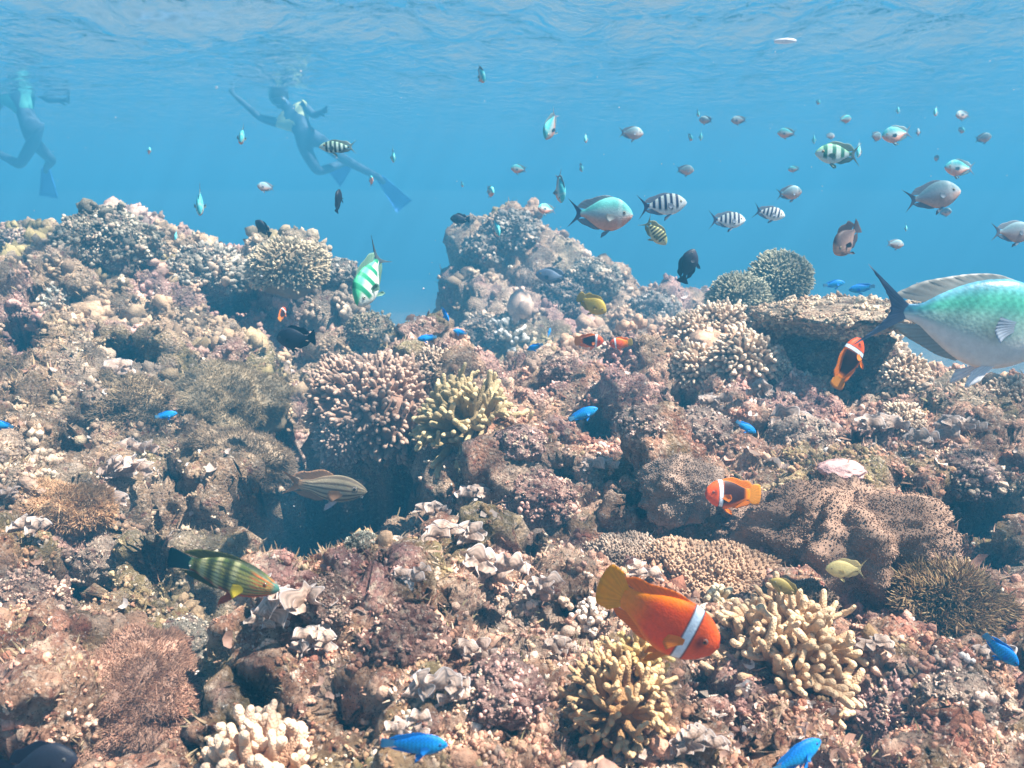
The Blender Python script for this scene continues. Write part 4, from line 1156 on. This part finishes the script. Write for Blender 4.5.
def mk(): return make_fish('chromis', sh_ch, chrom((.12, .62, .68), (.55, .74, .76), (.80, .40, .30)), (.30, .45, .50), '', 'fish', tail='fork', tailcol=(.3, .35, .45), spread=.7, res=(60, 32), eye=(.36, .03, .03), dorsal=(.22, .09, 1), iris=(.8, .7, .5))
brightc = placer(mk)
for a in [('cyan backed pink chromis seen from the front left of the middle water', 200, 201, 1.9, 36, -82, -50),
  ('cyan and rosy chromis head on in the upper left water', 242, 135, 2.0, 28, -75, -40),
  ('tiny green chromis in the far upper left water', 149, 151, 2.8, 13, -60, 0),
  ('chromis seen head on right below the water surface', 481, 74, 2.0, 24, -70, -50),
  ('small cyan chromis nose down in the upper middle', 393, 155, 2.4, 18, -80, -50),
  ('slender rosy chromis nosing down at upper centre', 551, 125, 2.0, 34, -125, -62),
  ('tiny rosy chromis right of the slender upper centre one', 586, 138, 2.8, 14, -100, -40),
  ('tiny chromis below the slender upper centre one', 581, 167, 2.9, 12, -80, -50),
  ('pale chromis facing right in the middle water', 519, 169, 2.5, 17, 190, 5),
  ('white and rosy chromis above the far reef summit', 490, 191, 2.3, 20, -65, -10),
  ('cyan chromis nosing down onto the far reef summit', 496, 227, 2.0, 24, -75, -55),
  ('dark striped chromis nosing down left of the silvery green one', 560, 187, 1.9, 34, -75, -66),
  ('pale rosy chromis touching the silvery green one on its left', 547, 209, 2.2, 20, 200, 5),
  ('white chromis with spread fins near the blue diver fin', 371, 181, 2.4, 16, -70, 20),
  ('tiny pale chromis speck in the middle water', 462, 184, 3.2, 9, -70, -30),
  ('pale chromis just above the left reef skyline', 176, 235, 2.8, 14, -80, -50),
  ('bright white chromis facing left in the upper right school', 897, 134, 2.0, 32, 186, -12),
  ('small white chromis nose down in the upper right corner', 936, 111, 2.6, 15, -120, -40),
  ('tiny pale chromis left of the upper right corner one', 898, 109, 3.0, 12, -110, -40),
  ('white cyan chromis pair member facing left above the green striped fish', 787, 133, 2.4, 19, 175, 0),
  ('thin white chromis above the green striped fish', 814, 138, 2.8, 14, -110, -55),
  ('white blue chromis in the top of the right hand school', 845, 119, 2.7, 15, 20, 5),
  ('pale chromis touching the green striped fish tail', 859, 149, 2.4, 19, -125, -60),
  ('small white chromis leftmost of the right hand school', 690, 137, 2.7, 12, -80, -30),
  ('small white chromis second from left in the right hand school', 701, 135, 2.6, 14, -110, -50),
  ('tiny white chromis on top of the left end of the right hand school', 698, 113, 2.9, 11, -80, -40),
  ('pale green chromis facing left above the grey round one', 960, 168, 2.1, 32, 183, 0),
  ('tiny pale chromis speck right of the brown damselfish', 906, 227, 3.0, 10, -110, -50),
  ('faint bluish chromis in the middle of the right school', 794, 169, 3.0, 12, 160, -5),
  ('tiny bluish chromis near the far right of the school', 961, 130, 3.0, 11, -80, -20),
  ('tiny faint chromis over the top of the right school', 818, 102, 3.1, 8, -80, -20)]:
    brightc(*a, group=GS)

# --- sergeants: white with dark bars
def serg(body=(.74, .80, .80), bar=(.03, .05, .12), back=(.60, .74, .70), n=6, w=.055, lo=-.75):
    xs = np.linspace(.30, -.27, n)
    def f(x, z, vn):
        c = mixc(body, back, sstep(.3, .8, vn))
        for b_ in xs: c = mixc(c, bar, band(x, b_ - .02 * (1 - vn) * .3, w, .008) * sstep(lo, lo + .35, vn))
        return c
    return f
sh_se = fish_shape(.42, .17)
def mk(): return make_fish('sergeant_fish', sh_se, serg(), (.25, .32, .42), '', 'fish', tail='fork', tailcol=(.08, .12, .22), res=(90, 40), eye=(.37, .03, .028), dorsal=(.2, .10, 1), iris=(.7, .7, .6))
sergeant = placer(mk)
GT = 'banded sergeant fish'
for a in [('blue and white banded sergeant facing right beside the silvery green chromis', 662, 205, 1.7, 50, 0, 4),
  ('pale banded sergeant facing right above the skyline dome corals', 727, 220, 1.9, 38, 0, -2),
  ('whitish sergeant facing right, upper neighbour of the pale banded one', 769, 213, 2.1, 32, -10, -8),
  ('black and white banded sergeant nosing down at the far right of the banded pair', 679, 205, 2.1, 16, -70, -20)]:
    sergeant(*a, group=GT)
o = make_fish('sergeant_fish', sh_se, serg((.60, .58, .35), (.06, .07, .05), (.50, .52, .20), 7), (.35, .36, .20), 'small yellowish fish with dark bars nosing down below the banded sergeant', 'fish', tail='fork', res=(70, 36)); pose(o, 655, 232, 1.9, 34, -12, -48)
o = make_fish('sergeant_fish', sh_se, serg((.62, .78, .74), (.05, .22, .16), (.30, .66, .42), 4, .085), (.25, .40, .35), 'green and white striped sergeant facing left in the upper right school', 'fish', tail='fork', tailcol=(.3, .4, .4), res=(70, 36)); pose(o, 838, 154, 1.7, 46, 178, 2)
sh_th = fish_shape(.30, .16)
o = make_fish('sergeant_fish', sh_th, serg((.58, .76, .70), (.04, .10, .10), (.40, .66, .50), 6, .06, -1.2), (.25, .36, .35), 'slim green banded fish in the upper left water by the diver', 'fish', tail='fork', res=(70, 36)); pose(o, 338, 147, 1.9, 38, 182, 0)
o = make_fish('sergeant_fish', fish_shape(.52, .20), serg((.72, .80, .74), (.03, .30, .17), (.10, .60, .32), 4, .075, -.6), (.22, .42, .34), 'green and white striped fish turned nose down toward the viewer left of the far reef', 'fish', tail='fork', tailcol=(.10, .16, .20), res=(100, 48), eye=(.37, .03, .03), iris=(.7, .75, .6), dorsal=(.22, .10, 1))
pose(o, 370, 277, 1.25, 70, -118, -52, 0)

# --- dark, brown and yellow damselfish
def plain(c0, c1): return lambda x, z, vn: mixc(c0, c1, sstep(-.5, .7, vn))
def mk(): return make_fish('dark_damselfish', fish_shape(.48, .2), plain((.03, .03, .05), (.015, .02, .035)), (.015, .02, .04), '', 'fish', tail='square', res=(50, 28), eye=(.36, .03, .028), iris=(.1, .1, .1), dorsal=(.22, .16, 1))
darkf = placer(mk)
for a in [('dark damselfish pointing straight up beside the skyline dome corals', 688, 266, 1.9, 36, 12, 76),
  ('dark damselfish in the open water right of the left reef dome', 338, 201, 2.1, 25, 75, 70),
  ('dark damselfish nosing up above the pale dome coral', 263, 228, 2.2, 22, 170, 38),
  ('dark damselfish hugging the top left corner of the far reef', 460, 219, 2.7, 20, 178, 4),
  ('rounded black damselfish against the left reef slope', 296, 338, 1.7, 44, 172, -6)]:
    darkf(*a)
darkf('black fish cut off by the lower left corner of the picture', 38, 765, .62, 80, 12, 8)
o = make_fish('brown_damselfish', fish_shape(.56, .2), lambda x, z, vn: mixc(mixc((.30, .20, .17), (.16, .12, .12), sstep(-.2, .8, vn)), (.55, .32, .22), sstep(.36, .42, x)), (.12, .10, .11), 'brown damselfish with spread fins nosing down in the water above the flat ledge', 'fish', tail='square', res=(70, 36), spread=.9, dorsal=(.22, .2, 1)); pose(o, 847, 239, 1.7, 46, -148, -38)
o = make_fish('grey_fish', fish_shape(.40, .18), plain((.20, .26, .36), (.14, .20, .30)), (.12, .18, .28), 'dull blue grey fish blending into the face of the far reef', 'fish', tail='fork'); pose(o, 552, 276, 2.7, 34, 175, 6)
o = make_fish('yellow_damselfish', fish_shape(.50, .2), plain((.62, .44, .08), (.48, .36, .06)), (.50, .38, .08), 'golden yellow damselfish over the far reef above the red fish pair', 'fish', tail='round', res=(60, 32)); pose(o, 592, 304, 1.9, 33, -10, -30)
o = make_fish('pale_damselfish', fish_shape(.42, .18), plain((.72, .62, .30), (.66, .55, .24)), (.74, .62, .32), 'pale yellow damselfish facing left under the big folded soft coral', 'fish', tail='fork', tailcol=(.72, .62, .34), res=(70, 36), eye=(.37, .03, .022)); pose(o, 846, 569, 1.2, 42, 182, 2)
o = make_fish('olive_damselfish', fish_shape(.42, .18), plain((.42, .33, .12), (.34, .27, .09)), (.44, .34, .12), 'olive yellow damselfish left of the pale yellow one near the finger coral', 'fish', tail='fork', res=(60, 32)); pose(o, 785, 587, 1.15, 32, 168, 22)

# --- big green fish at the right edge
def breamcol(x, z, vn):
    c = mixc((.42, .62, .54), (.10, .48, .36), sstep(-.1, .5, vn))
    c = mixc(c, (.10, .34, .46), sstep(.55, .95, vn))
    c = mixc(c, (.86, .80, .74), sstep(-.05, -.55, vn))
    c = mixc(c, (.04, .18, .36), sstep(-.12, -.30, x) * sstep(-.6, .2, vn) * .8)
    sc = np.sin(x * 150 + np.sin(z * 90) * 1.2) * np.sin(z * 110)
    c = c * (1 + .22 * sc * sstep(-.3, .2, vn))[:, None]
    c = mixc(c, (.80, .86, .88), band(x, .10, .02, .01) * 0)
    return c
o = make_fish('bream', fish_shape(.435, .17, ped=.17, bl=.80), breamcol, (.50, .52, .50), 'large iridescent green fish with forked dark tail leaving the frame at the right', 'fish',
    tail='fork', tailcol=(.16, .24, .36), res=(160, 80), eye=(.385, .04, .03), iris=(.8, .8, .6), dorsal=(.26, .045, 1), soft=.2, pect=(.20, .0, .14), pcol=(.55, .62, .72), pelv=(.90, .92, .98), spread=.74, bend=.12)
pose(o, 966, 320, 1.0, 208, 6, -8)

# --- striped wrasse on the left
def wrasse(x, z, vn):
    c = mixc((.36, .33, .10), (.10, .14, .04), sstep(.3, .9, vn))
    c = mixc(c, (.40, .06, .02), sstep(-.55, -.85, vn))
    for b_ in (.12, -.03, -.17): c = mixc(c, (.52, .50, .26), band(x, b_, .05, .015) * .8)
    for b_ in (.06, -.10, -.24): c = mixc(c, (.02, .03, .015), band(x, b_, .05, .02) * .75)
    st = .5 + .5 * np.sin(vn * 26 + x * 6)
    c = mixc(c, (.03, .04, .03), sstep(.55, .8, st) * sstep(-.28, -.1, x) * .75)
    c = mixc(c, (.60, .12, .03), sstep(.5, .9, .5 + .5 * np.sin(vn * 22 + x * 9)) * sstep(.22, .32, x) * .8)
    c = mixc(c, (.03, .22, .20), sstep(.42, .47, x) * .8)
    c = mixc(c, (.03, .30, .26), sstep(-.26, -.31, x) * .8)
    return c
o = make_fish('striped_wrasse', fish_shape(.30, .15, ped=.34, top=[0, .20, .40, .66, .92, 1.0, .92, .66, .42, .36], bot=[0, .2, .42, .7, .95, 1, .9, .64, .42, .36]), wrasse, (.08, .09, .03), 'green and red striped wrasse nosing down to the right over the left gully', 'fish', tail='square', tailcol=(.02, .10, .12), res=(140, 72), eye=(.38, .035, .02), iris=(.6, .2, .05), dorsal=(.24, .10, 1), soft=.1, spread=.8, pcol=(.75, .60, .05), pelv=(.5, .1, .03), pect=(.22, -.05, .09))
pose(o, 223, 573, .8, 122, -8, -14)
# --- lined fish by the cave
def lined(x, z, vn):
    c = mixc((.50, .42, .30), (.40, .33, .22), sstep(-.4, .8, vn))
    c = mixc(c, (.10, .07, .05), sstep(.5, .8, .5 + .5 * np.sin(vn * 15 + .6)) * .85)
    return mixc(c, (.50, .27, .14), sstep(-.18, -.30, x) * .8)
o = make_fish('lined_cardinalfish', fish_shape(.30, .16, ped=.36), lined, (.46, .26, .15), 'brown fish with thin dark lengthwise lines hovering at the mouth of the cave', 'fish', tail='fork', tailcol=(.46, .24, .12), res=(110, 72), eye=(.37, .03, .036), iris=(.5, .4, .3), dorsal=(.12, .26, 1), soft=.0, pelv=(.75, .70, .75), spread=.75)
pose(o, 324, 487, 1.45, 90, -8, -4)

# ------------------------------------------------------------------ snorkellers far off in the blue
def person_mat(name, c):
    m = bpy.data.materials.new(name); m.use_nodes = True; b = m.node_tree.nodes['Principled BSDF']; b.inputs['Roughness'].default_value = .7
    nz = m.node_tree.nodes.new('ShaderNodeTexNoise'); nz.inputs['Scale'].default_value = 12
    mx = m.node_tree.nodes.new('ShaderNodeMix'); mx.data_type = 'RGBA'; mx.inputs[6].default_value = (*[x * .8 for x in c], 1); mx.inputs[7].default_value = (*[min(1, x * 1.2) for x in c], 1)
    m.node_tree.links.new(nz.outputs[0], mx.inputs[0]); m.node_tree.links.new(mx.outputs[2], b.inputs['Base Color']); return m
M_SKIN = person_mat('skin', (.50, .34, .26)); M_SUIT = person_mat('dark_wetsuit', (.05, .10, .17)); M_TOP = person_mat('swim_top', (.60, .75, .40)); M_TEAL = person_mat('teal_rash_top', (.12, .55, .50)); M_FINB = person_mat('blue_fin_rubber', (.04, .26, .80))

def skin_body(name, joints, edges, radii, mat, parent=None):
    me = bpy.data.meshes.new(name); me.from_pydata([tuple(j) for j in joints], edges, [])
    o = link(bpy.data.objects.new(name, me))
    sk = o.modifiers.new('skin', 'SKIN'); sk.use_smooth_shade = True
    if not me.skin_vertices: me.skin_vertices.new()
    for i, r in enumerate(radii): me.skin_vertices[0].data[i].radius = (r, r) if np.isscalar(r) else r
    me.skin_vertices[0].data[0].use_root = True
    ss = o.modifiers.new('sub', 'SUBSURF'); ss.levels = 2; ss.render_levels = 2
    me.materials.append(mat)
    if parent: o.parent = parent
    return o

def swimmer(label, dist, pelvis, chest, head, handL, handR, kneeL, kneeR, footL, footR, finL, finR, top_mat, suit):
    W_ = lambda p: P(p[0], p[1], dist + (p[2] if len(p) > 2 else 0))
    pe, ch, hd = W_(pelvis), W_(chest), W_(head)
    o = root('person', pe, label, 'person')
    up = ch - pe; up /= np.linalg.norm(up)
    side = np.cross(up, np.array([0, 1., 0])); side /= np.linalg.norm(side)
    ab = pe * .5 + ch * .5; nk = ch + up * .17
    sL, sR = ch + side * .17 + up * .05, ch - side * .17 + up * .05
    hL, hR = pe - side * -.09, pe - side * .09
    def el(a, b, k): m = (a + b) / 2; return m + np.array([0, .05, -.07]) * k
    eL, eR = el(sL, W_(handL), 1), el(sR, W_(handR), 1)
    J = [pe, ab, ch, nk, hd, hd + (hd - nk) * .35, sL, eL, W_(handL), sR, eR, W_(handR), hL, W_(kneeL), W_(footL), hR, W_(kneeR), W_(footR)]
    toeL = W_(footL) + (W_(finL) - W_(footL)) * .2; toeR = W_(footR) + (W_(finR) - W_(footR)) * .2
    J += [toeL, toeR]
    # fingers
    E = [(0, 1), (1, 2), (2, 3), (3, 4), (4, 5), (2, 6), (6, 7), (7, 8), (2, 9), (9, 10), (10, 11), (0, 12), (12, 13), (13, 14), (0, 15), (15, 16), (16, 17), (14, 18), (17, 19)]
    Rr = [.10, .09, .115, .05, .095, .075, .06, .042, .03, .06, .042, .03, .085, .058, .038, .085, .058, .038, .04, .04]
    for hi, ei in ((8, 7), (11, 10)):
        dv = J[hi] - J[ei]; dv /= np.linalg.norm(dv); a_, b_, _ = frame(dv)
        palm = J[hi] + dv * .07; J.append(palm); pi = len(J) - 1; E.append((hi, pi)); Rr.append((.035, .018))
        for k in range(4):
            f1 = palm + a_ * (k - 1.5) * .022 + dv * .045; f2 = f1 + dv * (.035 + .006 * (1 - abs(k - 1.5))) + b_ * .012
            J += [f1, f2]; E += [(pi, len(J) - 2), (len(J) - 2, len(J) - 1)]; Rr += [.009, .008]
        f1 = J[hi] + dv * .03 - a_ * .045; f2 = f1 + dv * .035 - a_ * .01; J += [f1, f2]; E += [(hi, len(J) - 2), (len(J) - 2, len(J) - 1)]; Rr += [.011, .009]
    body = skin_body('body', [j - pe for j in J], E, Rr, suit, o)
    # shirt over chest and belly, following the body
    tt = skin_body('swim_top', [pe + (ch - pe) * .45 - pe, pe + (ch - pe) * .6 - pe, ch - pe, nk - pe - up * .04, sL - pe, (sL * .6 + eL * .4) - pe, sR - pe, (sR * .6 + eR * .4) - pe], [(0, 1), (1, 2), (2, 3), (2, 4), (4, 5), (2, 6), (6, 7)], [.085, .10, .128, .06, .06, .045, .06, .045], top_mat, o)
    hr = MB(); v, f = ico(3); hr.add(v * np.array([.105, .115, .105]) + (hd - pe) + up * .05 + np.array([0, .02, .02]), None, f, (.03, .025, .02)); hr.build('hair', M_EYE, o)
    mk_ = MB(); v, f = ico(2); mk_.add(v * np.array([.08, .04, .045]) + (hd - pe) + np.array([0, -.09, 0]), None, f, (.02, .02, .03)); mk_.build('mask', M_EYE, o)
    sn = MB(); q0 = hd - pe + np.array([.1, -.06, -.05]); tube(sn, [q0, q0 + up * .15, q0 + up * .33], [.014] * 3, (.1, .3, .6)); sn.build('snorkel', M_EYE, o)
    for ft, fn in ((footL, finL), (footR, finR)):
        a, b2 = W_(ft) - pe, W_(fn) - pe
        d_ = (b2 - a); L_ = np.linalg.norm(d_); d_ /= L_; s2 = np.cross(d_, np.array([0, 1., 0])); s2 /= np.linalg.norm(s2); n2 = np.cross(d_, s2)
        fb = MB(); V = []
        for sd in (1, -1):
            for i in range(8):
                t = i / 7; w_ = .045 + .07 * t
                for j in range(7):
                    k = j / 6 * 2 - 1; V.append(a + d_ * L_ * t + s2 * w_ * k + n2 * (sd * (.016 * (1 - t) + .003) + .03 * t * t + .006 * abs(k) ** 3))
        q_ = grid_quads(8, 7); rim = []
        bd = list(range(0, 7)) + [i * 7 + 6 for i in range(1, 8)] + [49 + j for j in range(5, -1, -1)] + [i * 7 for i in range(6, 0, -1)]
        for i in range(len(bd)): a1, b1 = bd[i], bd[(i + 1) % len(bd)]; rim.append([a1, b1, b1 + 56, a1 + 56])
        fb.add(V, np.concatenate([q_, q_[:, ::-1] + 56, rim]), None, (.04, .26, .8)); fb.build('swim_fin', M_FINB, o)
    return o
swimmer('hazy swimmer in a teal top and dark suit by the left edge under the surface', 9.6, (34, 132), (18, 96), (8, 76), (-30, 120), (62, 100, -.1), (52, 160, .3), (20, 165, .1), (46, 168, .9), (-8, 150, .8), (50, 196, 1.1), (-30, 160, 1.0), M_TEAL, M_SUIT)
swimmer('hazy swimmer with a pale yellow top and dark legs right of the first swimmer', 9.6, (310, 142), (294, 118), (281, 102), (238, 98), (322, 112, -.2), (318, 172, .1), (345, 160, .2), (352, 160, .6), (380, 178, .6), (336, 178, .9), (404, 206, .8), M_TOP, M_SUIT)
# floating debris at the surface
f_ = MB(); v, fc_ = ico(3); f_.add(v * (1 + .3 * fbm(v * 2, 3, 5))[:, None] * np.array([.045, .02, .010]), None, fc_, (.8, .8, .85))
o = f_.build('drift_leaf', M_FLAKE); o.location = P(785, 41, 3.4); tag(o, 'small whitish scrap drifting just under the water surface', 'scrap')

# drifting specks in the water
sp = MB(); tv, tf = ico(1); n_ = 420
d_ = rng.uniform(.5, 4.5, n_); px_ = rng.uniform(-150, 1174, n_); py_ = rng.uniform(40, 620, n_)
pp = np.array([P(a, b_, c_) for a, b_, c_ in zip(px_, py_, d_)])
ok_ = np.array([c_ < ground(min(1023, max(0, a)), b_, 3)[2] * .85 if b_ > 200 else True for a, b_, c_ in zip(px_, py_, d_)]) & (pp[:, 2] < SURF_Z - .15)
pp = pp[ok_]; scatter(sp, tv, tf, pp, up_mix(np.tile([0, 0, 1.], (len(pp), 1)), 0, .5), .0005 * (.6 + d_[ok_] * .4) * np.exp(rng.normal(0, .4, len(pp))), np.full((len(pp), 3), .75))
tag(sp.build('plankton_specks', M_FLAKE), 'tiny pale specks drifting in the water', 'plankton', kind='stuff')
